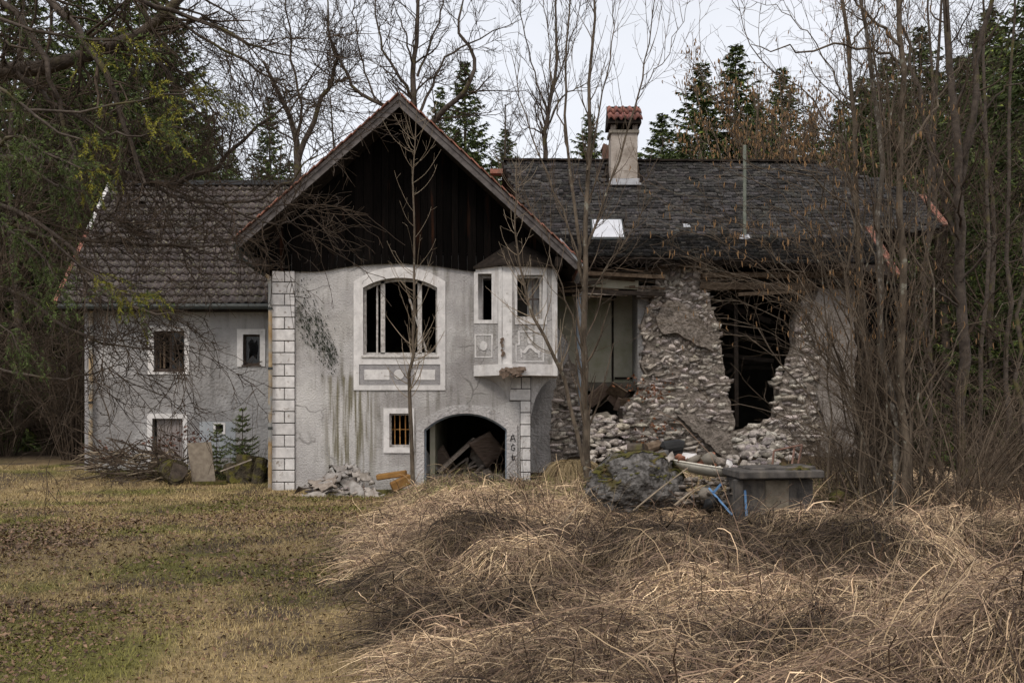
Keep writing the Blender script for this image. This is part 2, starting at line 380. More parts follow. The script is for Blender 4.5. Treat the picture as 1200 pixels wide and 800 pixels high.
def hull(seed, n=16, e=.62):
    r = random.Random(seed); bm = bmesh.new()
    for k in range(n):
        v = Vector((r.gauss(0, 1), r.gauss(0, 1), r.gauss(0, 1))).normalized()
        m = max(abs(v.x), abs(v.y), abs(v.z)); v = v / (m ** e) * .5 * r.uniform(.85, 1.05); bm.verts.new(v)
    res = bmesh.ops.convex_hull(bm, input=bm.verts[:])
    bmesh.ops.delete(bm, geom=[g for g in res['geom_interior'] if isinstance(g, bmesh.types.BMVert)], context='VERTS')
    bm.verts.ensure_lookup_table(); bm.verts.index_update()
    V = np.array([v.co[:] for v in bm.verts]); Fs = np.array([[v.index for v in f.verts] for f in bm.faces if len(f.verts) == 3]); bm.free()
    return V, [Fs]
STONES = [hull(100 + i, 11, .92) for i in range(14)]

# ================================================================ gabled house in the middle
Yg = 23.0
gh = thing('gabled_house', 'white plastered house with dark charred board gable and a big arched upstairs window', 'house', (X(470, Yg), Yg, 0))
bigwin = arch(425, 513, 325, 337, 416); smallwin = rect(456, 484, 481, 524); gate = arch(497, 594, 484, 503, 600)
ori = rect(566, 326, 618, 425)
wallo = [(318.5, 615), (318.5, 296), (652, 296), (652, 434), (622, 434), (622, 615)]
front = extr('wall', W(wallo, Yg), [W(bigwin, Yg), W(smallwin, Yg), W(gate, Yg), W(ori, Yg)], m_plaster, gh, Yg, .42)
xL, xR = X(318.5, Yg), X(622, Yg)
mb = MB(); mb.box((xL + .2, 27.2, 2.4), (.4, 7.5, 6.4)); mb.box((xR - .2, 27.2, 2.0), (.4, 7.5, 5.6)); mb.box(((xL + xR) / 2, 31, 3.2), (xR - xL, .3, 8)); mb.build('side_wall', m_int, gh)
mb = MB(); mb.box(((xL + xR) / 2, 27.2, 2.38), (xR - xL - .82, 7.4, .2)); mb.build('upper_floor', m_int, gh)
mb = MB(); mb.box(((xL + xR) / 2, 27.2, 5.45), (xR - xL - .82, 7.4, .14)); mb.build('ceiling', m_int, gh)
mb = MB(); mb.box((X(510, 24.6), 26, 1.1), (.12, 4.5, 2.35)); mb.build('cellar_partition', m_cream, gh)
# gable boards, each its own piece; a scalloped lower edge runs over the window arch
ax_, az_ = X(468, 22), Z(113, 22); lx_, lz_ = X(275, 22), Z(283, 22); rx_, rz_ = X(681, 22), Z(309, 22)
def roofz(x):
    return (lz_ + (az_ - lz_) * (x - lx_) / (ax_ - lx_)) if x < ax_ else (az_ + (rz_ - az_) * (x - ax_) / (rx_ - ax_))
def hem(px): return float(np.interp(px, [280, 318, 370, 385, 400, 430, 470, 510, 535, 556, 680], [318, 317, 318, 316, 313, 309.5, 308, 311, 315, 318, 314]))
px = 297.0; rr = random.Random(4)
while px < 672:
    wpx = rr.uniform(7.5, 11.5); a, b = px, min(px + wpx, 674)
    xa, xb = X(a, 22.9), X(b, 22.9)
    za, zb = roofz(xa) - .16, roofz(xb) - .16; h0, h1 = Z(hem(a), 22.9), Z(hem(b), 22.9)
    j = rr.uniform(-.012, .012); g_ = .006
    if a < ax_ < b: pass
    pts = [(xa + g_, h0), (xb - g_, h1), (xb - g_, max(zb, h1 + .05)), (xa + g_, max(za, h0 + .05))]
    yb = 22.93 + rr.uniform(-.012, .012)
    m_ = MB(); vs = [(x, yb, z) for x, z in pts] + [(x, yb + .03, z) for x, z in pts]
    m_.addv(vs, [(0, 1, 2, 3), (7, 6, 5, 4), (0, 4, 5, 1), (1, 5, 6, 2), (2, 6, 7, 3), (3, 7, 4, 0)])
    m_.build('gable_board', m_board, gh); px = b
m_ = MB(); bx = [X(a, 22.9) for a in (296, 468, 674)]; bz = [Z(296, 22.9), roofz(bx[1]) - .12, Z(300, 22.9)]
m_.addv([(bx[0], 23.0, bz[0]), (bx[2], 23.0, bz[2]), (bx[2], 23.0, bz[2] + .1), (bx[1], 23.0, bz[1]), (bx[0], 23.0, bz[0] + .1)] + [(bx[0], 23.04, bz[0]), (bx[2], 23.04, bz[2]), (bx[2], 23.04, bz[2] + .1), (bx[1], 23.04, bz[1]), (bx[0], 23.04, bz[0] + .1)], [(0, 1, 2, 3, 4), (9, 8, 7, 6, 5), (0, 5, 6, 1), (1, 6, 7, 2), (2, 7, 8, 3), (3, 8, 9, 4), (4, 9, 5, 0)]); m_.build('added_gap_backing', m_board, gh)  # dark sheet added behind the gable boards, blocks daylight in the gaps
# roof: two slabs front edge at Y 22, bargeboards, verge tiles
def slab(name, x0, z0, x1, z1, y0, y1, lift, th, mt, parent, kind=None):
    d = Vector((x1 - x0, 0, z1 - z0)).normalized(); n = Vector((-d.z, 0, d.x)); n = n if n.z > 0 else -n
    vs = []
    for y in (y0, y1):
        for (x, z) in ((x0, z0), (x1, z1)):
            for l in (lift, lift + th): vs.append((x + n.x * l, y, z + n.z * l))
    m_ = MB(); m_.addv(vs, [(0, 2, 3, 1), (4, 5, 7, 6), (0, 1, 5, 4), (2, 6, 7, 3), (1, 3, 7, 5), (0, 4, 6, 2)]); return m_.build(name, mt, parent, kind)
roof = slab('roof', lx_, lz_, ax_, az_, 22.05, 31.6, -.02, .07, m_redtile, gh)
slab('roof_slope', ax_, az_, rx_, rz_, 22.05, 31.6, -.02, .07, m_redtile, gh)
slab('soffit', lx_ + .05, lz_, ax_, az_, 22.06, 31.5, -.10, .075, m_darkwood, gh)
slab('soffit', ax_, az_, rx_ - .05, rz_, 22.06, 31.5, -.10, .075, m_darkwood, gh)
for (x0, z0, x1, z1) in ((lx_, lz_, ax_, az_), (rx_, rz_, ax_, az_)):
    for dl, wd, yy in ((-.095, .155, 22.0), (-.02, .07, 21.965)):
        d = Vector((x1 - x0, 0, z1 - z0)).normalized(); n = Vector((-d.z, 0, d.x)); n = n if n.z > 0 else -n
        a = Vector((x0, yy, z0)) + n * dl; b = Vector((x1, yy - .001 * (x0 > x1), z1)) + n * dl + d * (.09 if dl < -.1 else .02)
        MB().bar(a, b, wd, .03, up=(0, 1, 0)).build('bargeboard', m_barge, gh)
    nseg = 18; 
    for k in range(nseg):
        a = Vector((x0, 22.0, z0)).lerp(Vector((x1, 22.0, z1)), k / nseg); b = Vector((x0, 22.0, z0)).lerp(Vector((x1, 22.0, z1)), (k + 1.06) / nseg)
        MB().bar(a + n * .035, b + n * .060, .24, .022, up=n).build('verge_tile', m_redtile, gh)
# purlins sticking out under the gable
for px_, py_ in ((300, 305), (655, 304)):
    p = P(px_, py_, 22.1); MB().box((p.x, 22.8, p.z - .05), (.16, 1.5, .2)).build('purlin', m_darkwood, gh)
# trims
def trim(name, outer, holes, mt=m_white, y=Yg - .03, th=.032, parent=gh, Yp=Yg): return extr(name, W(outer, Yp), [W(h, Yp) for h in holes], mt, parent, y, th)
trim('window_surround', [(414.5, 457)] + arch(414.5, 522, 313, 330, 457)[1:-1] + [(522, 457)], [arch(425.5, 512.5, 325.5, 337, 416), rect(421, 427, 516, 451)])
trim('window_surround', rect(449.5, 478, 485.5, 530.5), [rect(456.3, 484.3, 480.7, 523.7)])
trim('grey_panel', rect(421.3, 427.3, 515.7, 450.7), [], m_greypanel, Yg - .014, .016)
trim('panel_field', rect(427, 433, 456.5, 445), [], y=Yg - .026, th=.014); trim('panel_field', rect(485, 433, 510, 445), [], y=Yg - .026, th=.014)
trim('panel_roundel', [(467.5 + 6 * math.cos(a), 438.7 + 6 * math.sin(a)) for a in np.linspace(0, 6.28, 20)[:-1]], [], y=Yg - .026, th=.014)
ga = arch(488, 606, 474, 497, 612); trim('gate_surround', ga, [arch(497.3, 593.7, 484.3, 503.2, 612.5)[0:0] or arch(497.2, 593.8, 484.2, 503, 611.8)], m_plaster3, Yg - .05, .052)
# big window frame: peeling white mullions
def wframe(name, outer, hole, y, mt, parent, th=.07): return extr(name, W(outer, Yg), [W(hole, Yg)], mt, parent, y, th)
wf = wframe('window_frame', arch(425, 513, 325, 337, 416.2), arch(428, 510, 328.5, 339, 412.5), Yg + .16, m_frame, gh)
for px_, wd, t_ in ((447.5, 5, 328), (491, 5, 328)): MB().box((X(px_, Yg), Yg + .2, (Z(t_, Yg) + Z(414, Yg)) / 2), (wd * .0197, .08, (414 - t_) * .0197)).build('mullion', m_frame, wf)
MB().box((X(440.5, Yg), Yg + .23, (Z(333, Yg) + Z(413, Yg)) / 2), (.04, .04, 1.55)).build('mullion', m_frame, wf)
MB().bar(P(500, 412, 23.25), P(480, 350, 23.3), .04, .04).build('broken_casement', m_frame, wf)
MB().box((X(469, Yg), Yg + .03, Z(418, Yg)), (1.78, .18, .05)).build('window_sill', m_frame, gh, bevel=.006)
# cellar window bars
bw = wframe('barred_window', rect(456, 484, 481, 524), rect(458, 486.5, 479, 521), Yg + .1, m_frame, gh)
for px_ in (462.5, 468.5, 475): MB().tube([P(px_, 486, 23.13), P(px_ + .3, 521.5, 23.13)], .014, 6).build('bar', m_rust, bw)
MB().tube([P(457.5, 503, 23.16), P(480, 503, 23.16)], .012, 6).build('crossbar', m_rust, bw)
# steel lining of the arch
extr('gate_lining', W(arch(497, 594, 484, 503, 612), Yg), [W(arch(499, 592, 486.3, 504.5, 612.4), Yg)], m_bluemetal, gh, Yg + .10, .05)
# quoins: courses alternate one long block and two short ones
def quoins(x0, x1, y0, y1, rows, root, full=lambda k: True):
    h = (y1 - y0) / rows; s_ = Yg / F
    for k in range(rows):
        ya, yb = y0 + k * h + .55, y0 + (k + 1) * h - .55
        xs = [(x0, x1)] if k % 2 else [(x0, (x0 + x1) / 2 + .9), ((x0 + x1) / 2 + 1.9, x1)]
        if not full(k): xs = [((x0 + x1) / 2 + .5, x1)]
        for a, b in xs:
            c = ((X(a, Yg) + X(b, Yg)) / 2, Yg - .025 - rr.uniform(0, .008), (Z(ya, Yg) + Z(yb, Yg)) / 2)
            MB().box(c, ((b - a) * s_, .06, (yb - ya) * s_)).build('quoin_block', m_quoin, root, bevel=.008)
quoins(319.5, 345.5, 317, 592, 20, gh)
quoins(597.5, 621.5, 441.5, 595, 11, gh, lambda k: k < 2)
for a, b, y0, y1 in ((319, 346, 316.5, 598), (597, 622, 441, 470), (609.3, 622, 470, 600)):
    MB().box(((X(a, Yg) + X(b, Yg)) / 2, Yg - .004, (Z(y0, Yg) + Z(y1, Yg)) / 2), ((b - a) * .0197, .012, (y1 - y0) * .0197)).build('quoin_joint', m_mortar, gh)
# spray painted letters A G E on the pier, one under the other
def strokes(lines, cx, cy, sc):
    m_ = MB()
    for ln in lines: m_.tube([P(cx + x * sc, cy + y * sc, Yg - .063) for x, y in ln], .0095, 5)
    return m_
for nm, ln, cy in (('letter', [[(-2.6, 3.4), (-1.4, -2), (.2, -4), (1.2, -1), (2.8, 3.6)], [(-2, 1), (2, .4)]], 513),
                   ('letter', [[(1.8, -2.2), (.2, -3.6), (-1.8, -1), (-1.4, 2.4), (.4, 3.6), (2, 2), (2, .2), (.4, .4)]], 524),
                   ('letter', [[(-.6, -3.4), (-.4, 3.6)], [(-2, -.6), (.8, -.9), (3, -1.4)], [(-.4, 3.4), (1.2, 2.6), (1.8, .4)]], 535.5)):
    strokes(ln, 601, cy, 1.05).build(nm, m_paint, gh)
# dead creeper marks on the plaster
r = np.random.RandomState(3); V = []; Fc = []; n = 0
for k in range(900):
    t = r.rand(); cx = 348 + 44 * t + r.normal(0, 7) * (1 - .5 * t); cy = 356 + 66 * t + r.normal(0, 18) * (1 - .55 * t)
    if cx < 346.5 or r.rand() < .2: continue
    l = r.uniform(.5, 2.2); wv = r.uniform(.25, .8)
    q = [P(cx - wv, cy - l, Yg - .022), P(cx + wv, cy - l * .6, Yg - .05), P(cx + wv * .6, cy + l, Yg - .022)]
    V += [tuple(a) for a in q]; Fc.append((n, n + 1, n + 2)); n += 3
link('creeper_remains', npmesh('creeper_remains', V, np.array(Fc)), mat('creeper_dark', (.02, .03, .018), (.05, .065, .04), 9), gh, 'stuff')

# ---------------- corner oriel
A = Vector((X(555.5, Yg), Yg - .02, 0)); Bp = Vector((X(589, 22.4), 22.4, 0)); B2 = Vector((X(600, 22.38), 22.38, 0)); Cc = Vector((X(653, 22.75), 22.75, 0)); D = Vector((X(650, 24.2), 24.2, 0))
oz0, oz1 = Z(427, 22.7), Z(311, 22.7)
def zf(py, Y=22.7): return Z(py, Y)
def on_face(p0, p1, px_):
    # u along p0->p1 where the ray through px_ meets the vertical face
    k = (px_ - CX) / F; d = p1 - p0; t = (k * p0.y - p0.x) / (d.x - k * d.y); return t * d.length, p0.y + t * d.y
def FP(p0, p1, pts):
    o_ = []
    for a, b in pts:
        u, y = on_face(p0, p1, a); o_.append((u, Z(b, y)))
    return o_
faces = [(A, Bp, 555.5, 589, [rect(560.5, 320.5, 577, 375)]), (Bp, B2, 589, 600, []), (B2, Cc, 600, 653, [rect(605.5, 322, 636, 374)])]
for k, (p0, p1, a, b, hs) in enumerate(faces):
    extr('oriel_wall', FP(p0, p1, rect(a, 310.5, b, 438)), [FP(p0, p1, h) for h in hs], m_white if k == 1 else m_plaster, gh, th=.14, org=p0, U=p1 - p0)
extr('oriel_wall', [(0, Z(438, 22.7)), ((D - Cc).length, Z(438, 22.7)), ((D - Cc).length, Z(310, 22.7)), (0, Z(310, 22.7))], [], m_plaster, gh, th=.14, org=Cc + Vector((-.0, .0, 0)), U=D - Cc)
def ftrim(name, p0, p1, outer, holes=(), mt=m_white, pr=.02):
    U_ = (p1 - p0).normalized(); N_ = Vector((0, 0, 1)).cross(U_)
    extr(name, FP(p0, p1, outer), [FP(p0, p1, h) for h in holes], mt, gh, th=pr, org=p0 - N_ * pr, U=U_)
ftrim('window_surround', A, Bp, rect(556, 312, 584, 379), [rect(560.7, 320.7, 576.8, 374.8)])
ftrim('oriel_panel_band', A, Bp, rect(556.5, 391.5, 577.5, 419), [rect(558, 393, 576, 417.5)], pr=.012)
ftrim('panel_roundel', A, Bp, [(567 + 4.3 * math.cos(a), 405.3 + 5.4 * math.sin(a)) for a in np.linspace(0, 6.28, 18)[:-1]], pr=.014)
ftrim('window_surround', B2, Cc, rect(603, 312.5, 640.5, 380), [rect(605.7, 322.2, 635.8, 373.8)])
ftrim('oriel_pilaster', B2, Cc, rect(647, 312.5, 652.7, 436)); ftrim('oriel_pilaster', A, Bp, rect(584.5, 312.5, 588.6, 436), pr=.022)
ftrim('oriel_panel_band', B2, Cc, [(604, 424), (604, 403), (607.5, 403), (607.5, 387.5), (637.5, 387.5), (637.5, 424)],
      [[(605.4, 422.6), (605.4, 404.4), (609, 404.4), (609, 389), (636, 389), (636, 422.6)]], pr=.012)
ftrim('panel_roundel', B2, Cc, [(621 + 3.4 * math.cos(a), 398 + 5.2 * math.sin(a)) for a in np.linspace(0, 6.28, 18)[:-1]], pr=.014)
ftrim('panel_scroll', B2, Cc, [(609.5, 408), (613, 411.5), (618, 405.5), (621, 404), (625, 405.5), (629, 411), (633, 409), (633.5, 411.5), (632, 413.5), (632, 419), (630.6, 419), (630.6, 414), (627, 413), (622, 408), (620, 408), (615, 414), (611.5, 413), (611.5, 419), (610.3, 419)], pr=.014)
# ledge under the oriel with a broken front corner
def ledge(y0, y1, o_):
    pts = []
    for q in (A, Bp, B2, Cc): 
        d = Vector((-.12, -1, 0)).normalized() if q in (A, Bp) else Vector((.12, -1, 0)).normalized(); pts.append(q + d * o_)
    pts += [D + Vector((o_ * .6, 0, 0))]
    return pts
lp = ledge(0, 0, .05); m_ = MB(); zt, zb = Z(427, 22.6), Z(440, 22.6)
vs = [(p.x, p.y, zt) for p in lp] + [(p.x, p.y, zb) for p in lp] + [(D.x - .5, 24.2, zt), (A.x, 23.3, zt), (D.x - .5, 24.2, zb), (A.x, 23.3, zb)]
m_.addv(vs, [(i, i + 5, i + 6, i + 1) for i in range(4)] + [(0, 1, 2, 3, 4, 10, 11), (5, 13, 12, 9, 8, 7, 6)]); m_.build('oriel_ledge', m_white, gh)
m_ = MB(); rr = random.Random(9)
for k in range(40):
    q = P(rr.uniform(588, 613), rr.uniform(431.5, 441), 22.36 - .0012 * k); m_.box(q, (rr.uniform(.06, .16), .08, rr.uniform(.03, .09)), Matrix.Rotation(rr.uniform(-.5, .5), 3, 'Y'))
for k in range(9):
    q = P(rr.uniform(587, 590.5), rr.uniform(393, 415), 22.38 - .002 * k); m_.box(q, (.05, .05, rr.uniform(.05, .12)), Matrix.Rotation(rr.uniform(-.5, .5), 3, 'Y'))
m_.build('exposed_core', m_peel, gh, 'stuff')
# curved corbel
m_ = MB(); tip = Vector((X(597, Yg), Yg + .02, Z(480, Yg))); K_ = 12
base = [Vector((A.x, Yg + .02, 0)), A + Vector((.03, 0, 0)), Bp, B2, Vector((X(605, Yg), Yg + .02, 0))]
for k in range(K_ + 1):
    t = k / K_; f = (1 - math.sqrt(max(0, 1 - (1 - t) ** 2))); f = f * .97 + .03 * (1 - t)
    for q in base: m_.v.append((tip.x + (q.x - tip.x) * f, tip.y + (q.y - tip.y) * f, zb + .01 + (tip.z - zb) * t))
for k in range(K_):
    for j in range(4): m_.f.append((k * 5 + j, (k + 1) * 5 + j, (k + 1) * 5 + j + 1, k * 5 + j + 1))
m_.build('oriel_corbel', m_plaster3, gh)
extr('oriel_corbel', W([(622.3, 439), (651.5, 439), (643, 445), (635, 453), (628.5, 464), (624.5, 476), (622.3, 488)], Yg), [], m_plaster3, gh, Yg + .02, 1.0)
# oriel roof hood and its windows
m_ = MB(); ap = P(603, 281, 22.95); lp2 = ledge(0, 0, .12); zz = Z(310.5, 22.6)
vs = [(p.x, p.y, zz) for p in lp2] + [(p.x, p.y, zz - .05) for p in lp2] + [tuple(ap), tuple(P(640, 283, 24.2)), (A.x - .05, 23, zz)]
m_.addv(vs, [(0, 1, 10), (1, 2, 10), (2, 3, 10), (3, 4, 11), (3, 11, 10), (12, 0, 10), (0, 5, 6, 1), (1, 6, 7, 2), (2, 7, 8, 3), (3, 8, 9, 4), (5, 9, 8, 7, 6)]); m_.build('oriel_roof', m_shingle_plain if 'm_shingle_plain' in globals() else m_darkwood, gh)
m_ = MB(); U_ = (Cc - B2).normalized()
def fpt(p0, p1, a, b, ins):
    u, y = on_face(p0, p1, a); d = (p1 - p0).normalized(); N_ = Vector((0, 0, 1)).cross(d); q = p0 + d * u + N_ * ins; q.z = Z(b, y); return q
for a, b, c, d, wd in ((606, 323, 606, 373, .05), (635, 323, 635, 373, .05), (606, 324, 635, 324, .05), (606, 372, 635, 372, .06), (626, 324, 626, 372, .035), (606, 350, 635, 350, .03)):
    MB().bar(fpt(B2, Cc, a, b, .09), fpt(B2, Cc, c, d, .09), wd, wd, up=(0, 1, 0)).build('casement_bar', m_frame if wd > .04 else m_bframe, gh)

# ---------------- eaves gutter and downpipe on the left corner
gp = thing('downpipe', 'dark to tan rain pipe running down the left corner of the gabled house', 'drainpipe', (X(316.5, 22.8), 22.8, 0))
MB().tube([P(280, 290, 22.3), P(283, 303, 22.4), P(297, 313, 22.6), P(310, 322, 22.8)], .05, 8).build('swan_neck', m_gutter, gp)
MB().tube([P(309, 321, 22.8), P(315, 325, 22.85), P(316.6, 335, 22.86), P(316.8, 440, 22.86), P(316.2, 580, 22.86)], .045, 8).build('pipe', m_pipe, gp)
for y_ in (360, 430, 500): MB().tube([P(316.6, y_, 22.86), P(316.6, y_ + 3, 22.86)], .055, 8).build('bracket', m_gutter, gp)
MB().tube([(lx_ - .02, 22.1, lz_ - .08), (lx_ - .02, 31, lz_ - .1)], .07, 8).build('gutter', m_gutter, gh)
MB().bar(P(656, 280, 21.95), P(683, 312, 21.95), .05, .05).build('verge_flashing', m_metal, gh)
MB().tube([(rx_ + .04, 22.05, rz_ - .08), (rx_ + .04, 24, rz_ - .1)], .07, 8).build('gutter', m_metal, gh)

# ================================================================ left wing
Yw = 25.5
lw = thing('farmhouse_wing', 'grey plastered house wing with brown pantiled roof and small white-framed windows', 'house', (X(210, Yw), Yw, .3))
wn1 = rect(180, 387.5, 216.5, 434.5); wn2 = rect(284.5, 391.5, 305, 428); dr = rect(178.5, 490, 214.5, 560); hole = rect(252.5, 497, 262, 506); nic = rect(234, 494, 276, 536)
extr('wall', W([(99, 590), (99, 352), (330, 352), (330, 590)], Yw), [W(h, Yw) for h in (wn1, wn2, dr, hole)], m_plaster2, lw, Yw, .45)
xa, xb = X(99, Yw), X(330, Yw)
MB().box((xa + .2, 29.2, 2.2), (.4, 6.5, 5)).box(((xa + xb) / 2, 32.5, 2.4), (xb - xa, .3, 6)).build('side_wall', m_plaster2, lw)
MB().box(((xa + xb) / 2, 29, 2.35), (xb - xa - .8, 6.4, .2)).box(((xa + xb) / 2, 29, 4.6), (xb - xa - .8, 6.4, .12)).build('floor', m_int, lw)
def wt(name, o_, hs, mt=m_white, y=Yw - .025, th=.03): return trim(name, o_, hs, mt, y, th, lw, Yw)
wt('window_surround', rect(173.5, 382, 222, 438.5), [rect(180.3, 387.8, 216.2, 434.2)]); wt('window_surround', rect(278, 385.5, 311, 429.5), [rect(284.8, 391.8, 304.7, 427.7)])
wt('door_surround', [(172.5, 560), (172.5, 484.5), (219.5, 484.5), (219.5, 560)], [[(178.7, 559.5), (178.7, 490.2), (214.3, 490.2), (214.3, 559.5)]])
wt('niche_frame', nic, [rect(250, 494.8, 264.5, 509)], mat('blue_grey_patch', (.27, .29, .31), (.36, .38, .40), 3, bump=.6, bscale=20, dist=.02), Yw - .012, .014); wt('vent_surround', rect(250.2, 495, 264.3, 508.6), [rect(252.7, 497.2, 261.8, 505.8)])
def wfr(name, o_, h, mt, dy=.1): return extr(name, W(o_, Yw), [W(h, Yw)], mt, lw, Yw + dy, .06)
f1 = wfr('window_frame', rect(180, 387.5, 216.5, 434.5), rect(182.2, 389.7, 214.3, 431.5), m_bframe)
MB().box((X(198, Yw), Yw + .14, Z(411, Yw)), (.05, .05, .95)).build('mullion', m_bframe, f1)
MB().bar(P(192.5, 400, 25.7), P(192.5, 431, 25.7), .05, .03, (0, 1, 0)).build('casement_stile', m_wood, f1)
MB().bar(P(188, 404, 25.72), P(188, 431, 25.72), .03, .03, (0, 1, 0)).build('casement_stile', m_wood, f1)
f2 = wfr('window_frame', rect(284.5, 391.5, 305, 428), rect(286.7, 393.8, 302.8, 425), m_bframe)
MB().box((X(294.7, Yw), Yw + .04, Z(428.3, Yw)), (.5, .14, .04)).build('window_sill', m_bframe, lw)
MB().box((X(198, Yw), Yw + .04, Z(434.7, Yw)), (.82, .14, .04)).build('window_sill', m_bframe, lw)
extr('broken_pane', W(rect(286.8, 393.9, 302.7, 424.9), Yw), [W([(290, 420), (291, 408), (289, 402), (293, 396), (297, 401), (300, 397), (301, 410), (299, 421), (295, 416)], Yw)], gm, f2, Yw + .13, .006)
extr('broken_pane', W(rect(199.5, 389.8, 214, 431.4), Yw), [W([(202, 428), (201, 404), (206, 396), (209, 402), (212, 393), (212.5, 427), (207, 420)], Yw)], gm, f1, Yw + .13, .006)
for k in range(4): MB().box((X(182.6 + 9 * k, Yw) + .08, Yw + .12, Z(522, Yw)), (.186, .03, 1.42)).build('door_board', mat('door_board_paint', (.17, .15, .14), (.26, .23, .22), 7, bump=.4, rnd=.1) if k == 0 else MATS['door_board_paint'], lw)
lp_ = thing('downpipe', 'rusty tan rain pipe down the far left corner of the grey wing', 'drainpipe', (X(106, 25.3), 25.3, .3))
MB().tube([P(107, 362, 25.2), P(106.5, 372, 25.4), P(106.3, 460, 25.4), P(106, 552, 25.4)], .055, 8).build('pipe', m_pipe, lp_)
for y_ in (400, 470): MB().tube([P(106.3, y_, 25.4), P(106.3, y_ + 3, 25.4)], .066, 8).build('bracket', m_gutter, lp_)
MB().box((X(101, 25.42), 25.46, Z(460, 25.4)), (.1, .03, 3.9)).build('corner_strip', m_greypanel, lw)
# pantiled slope
Y0, Z0 = 25.0, Z(357, 25.0); al = math.atan(1.11); Ls = 5.08
U3 = np.array([1., 0, 0]); V3 = np.array([0, math.cos(al), math.sin(al)]); N3 = np.array([0, -math.sin(al), math.cos(al)])
xL0 = -11.45; tw, rh = .205, Ls / 18
prof = [(0, .002), (.045, .046), (.10, .052), (.15, .012), (.213, .002)]
def tile(j):
    r_ = random.Random(j); V = []; 
    for (v, l) in ((0, .042), (rh * 1.12, .0)):
        for a, z in prof: V.append((a, v + r_.uniform(-.004, .004), z + l))
    for a, z in prof: V.append((a, .004, z + .010))
    V = np.array(V); Fq = [[i, i + 1, i + 6, i + 5] for i in range(4)] + [[10 + i, 11 + i, i + 1, i] for i in range(4)] + [[0, 5, 10, 10][:3] + [10]][0:0]
    return V, [np.array(Fq)]
TI = [tile(k) for k in range(6)]
slabM = MB(); a_ = np.array([xL0 + .05, Y0, Z0]); q0 = a_; q1 = a_ + U3 * 6.75; q2 = q1 + V3 * Ls; q3 = q0 + V3 * Ls
vs = [tuple(q - N3 * .0) for q in (q0, q1, q2, q3)] + [tuple(q - N3 * .16) for q in (q0, q1, q2, q3)]
slabM.addv(vs, [(0, 1, 2, 3), (7, 6, 5, 4), (0, 4, 5, 1), (1, 5, 6, 2), (2, 6, 7, 3), (3, 7, 4, 0)]); lroof = slabM.build('roof', m_darkwood, lw)
rg = np.random.RandomState(8); Ms = []
for row in range(18):
    for c in range(33):
        if c == 5 and row == 14: continue
        x = xL0 + c * tw + (rg.rand() - .5) * .006; M = mat4(U3, V3, N3, np.array([0, Y0, Z0]) + U3 * x + V3 * (row * rh + (rg.rand() - .5) * .012 + .012 * math.sin(x * .9)) + N3 * (.012 + rg.rand() * .006))
        M = M @ rotm((0, 0, 1), (rg.rand() - .5) * .05); Ms.append(M)
pieces('roof_tile', TI, Ms, m_tile, lroof, 300, 'upper_roof_tiles', .16)
MB().bar(tuple(q3 + N3 * .07), tuple(q2 + N3 * .07), .22, .1, up=tuple(N3)).build('ridge_cap', m_tile, lw)
back = MB(); q4 = q3 + np.array([0, 3.4, -3.77]); q5 = q2 + np.array([0, 3.4, -3.77]); back.addv([tuple(q) for q in (q3, q2, q5, q4)] + [tuple(q - np.array([0, 0, .15])) for q in (q3, q2, q5, q4)], [(0, 1, 2, 3), (7, 6, 5, 4), (0, 4, 5, 1), (1, 5, 6, 2), (2, 6, 7, 3), (3, 7, 4, 0)]); back.build('rear_roof_slope', m_darkwood, lw)
xg = xa + .02; m_ = MB(); ge = MB(); ge.addv([(xa + d, y, z) for d in (.0, .4) for (y, z) in ((25.6, 4.5), (28.4, 8.0), (31.8, 4.5))], [(0, 1, 2), (5, 4, 3), (0, 3, 4, 1), (1, 4, 5, 2), (0, 2, 5, 3)]); ge.build('gable_wall', m_plaster2, lw)
for k in range(14):
    a = q0 + V3 * (Ls * k / 14) + N3 * .06 - U3 * .06; b = q0 + V3 * (Ls * (k + 1.04) / 14) + N3 * .075 - U3 * .06
    MB().bar(tuple(a), tuple(b), .10, .06, up=tuple(N3)).build('verge_tile', m_redtile if k < 8 else m_white, lw)
MB().tube([(xL0 + .1, Y0 - .08, Z0 - .05), (-6.0, Y0 - .08, Z0 - .05)], .075, 8).build('gutter', m_gutter, lw)
MB().box(((xL0 + -5.8) / 2, Y0 + .2, Z0 - .12), (5.5, .4, .04)).build('eaves_board', m_darkwood, lw)
# ================================================================ ruined house on the right
from mathutils.geometry import tessellate_polygon
Yr = 24.5; sr = Yr / F
rh_ = thing('ruined_house', 'half collapsed stone house with torn rubble walls under a dark shingle roof', 'ruin', (X(820, Yr), Yr, .5))
def core(poly, seed, y=Yr + .05, th=.55, mt=m_mort, name='wall', amp=1.6):
    return extr(name, W(jag(poly, amp, 5, seed), Yr), [], mt, rh_, y, th)
FR_L = [(618, 590), (618, 378), (654, 382), (661, 392), (667, 405), (668, 420), (680, 436), (686, 455), (690, 480), (694, 512), (696, 590)]
FR_M = [(716, 590), (722, 500), (730, 478), (748, 458), (757, 440), (752, 425), (757, 400), (752, 380), (764, 352), (776, 334), (766, 318), (770, 307), (800, 306), (832, 312), (862, 320), (862, 328), (822, 332), (833, 350), (838, 370), (843, 385), (845, 402), (848, 425), (852, 445), (857, 475), (862, 492), (862, 590)]
FR_R = [(862, 590), (864, 505), (885, 497), (908, 494), (915, 466), (914, 448), (926, 428), (934, 402), (932, 380), (942, 352), (952, 335), (1000, 340), (1003, 590)]
wl = core(FR_L, 1); wm = core(FR_M, 2); wr = core(FR_R, 3)
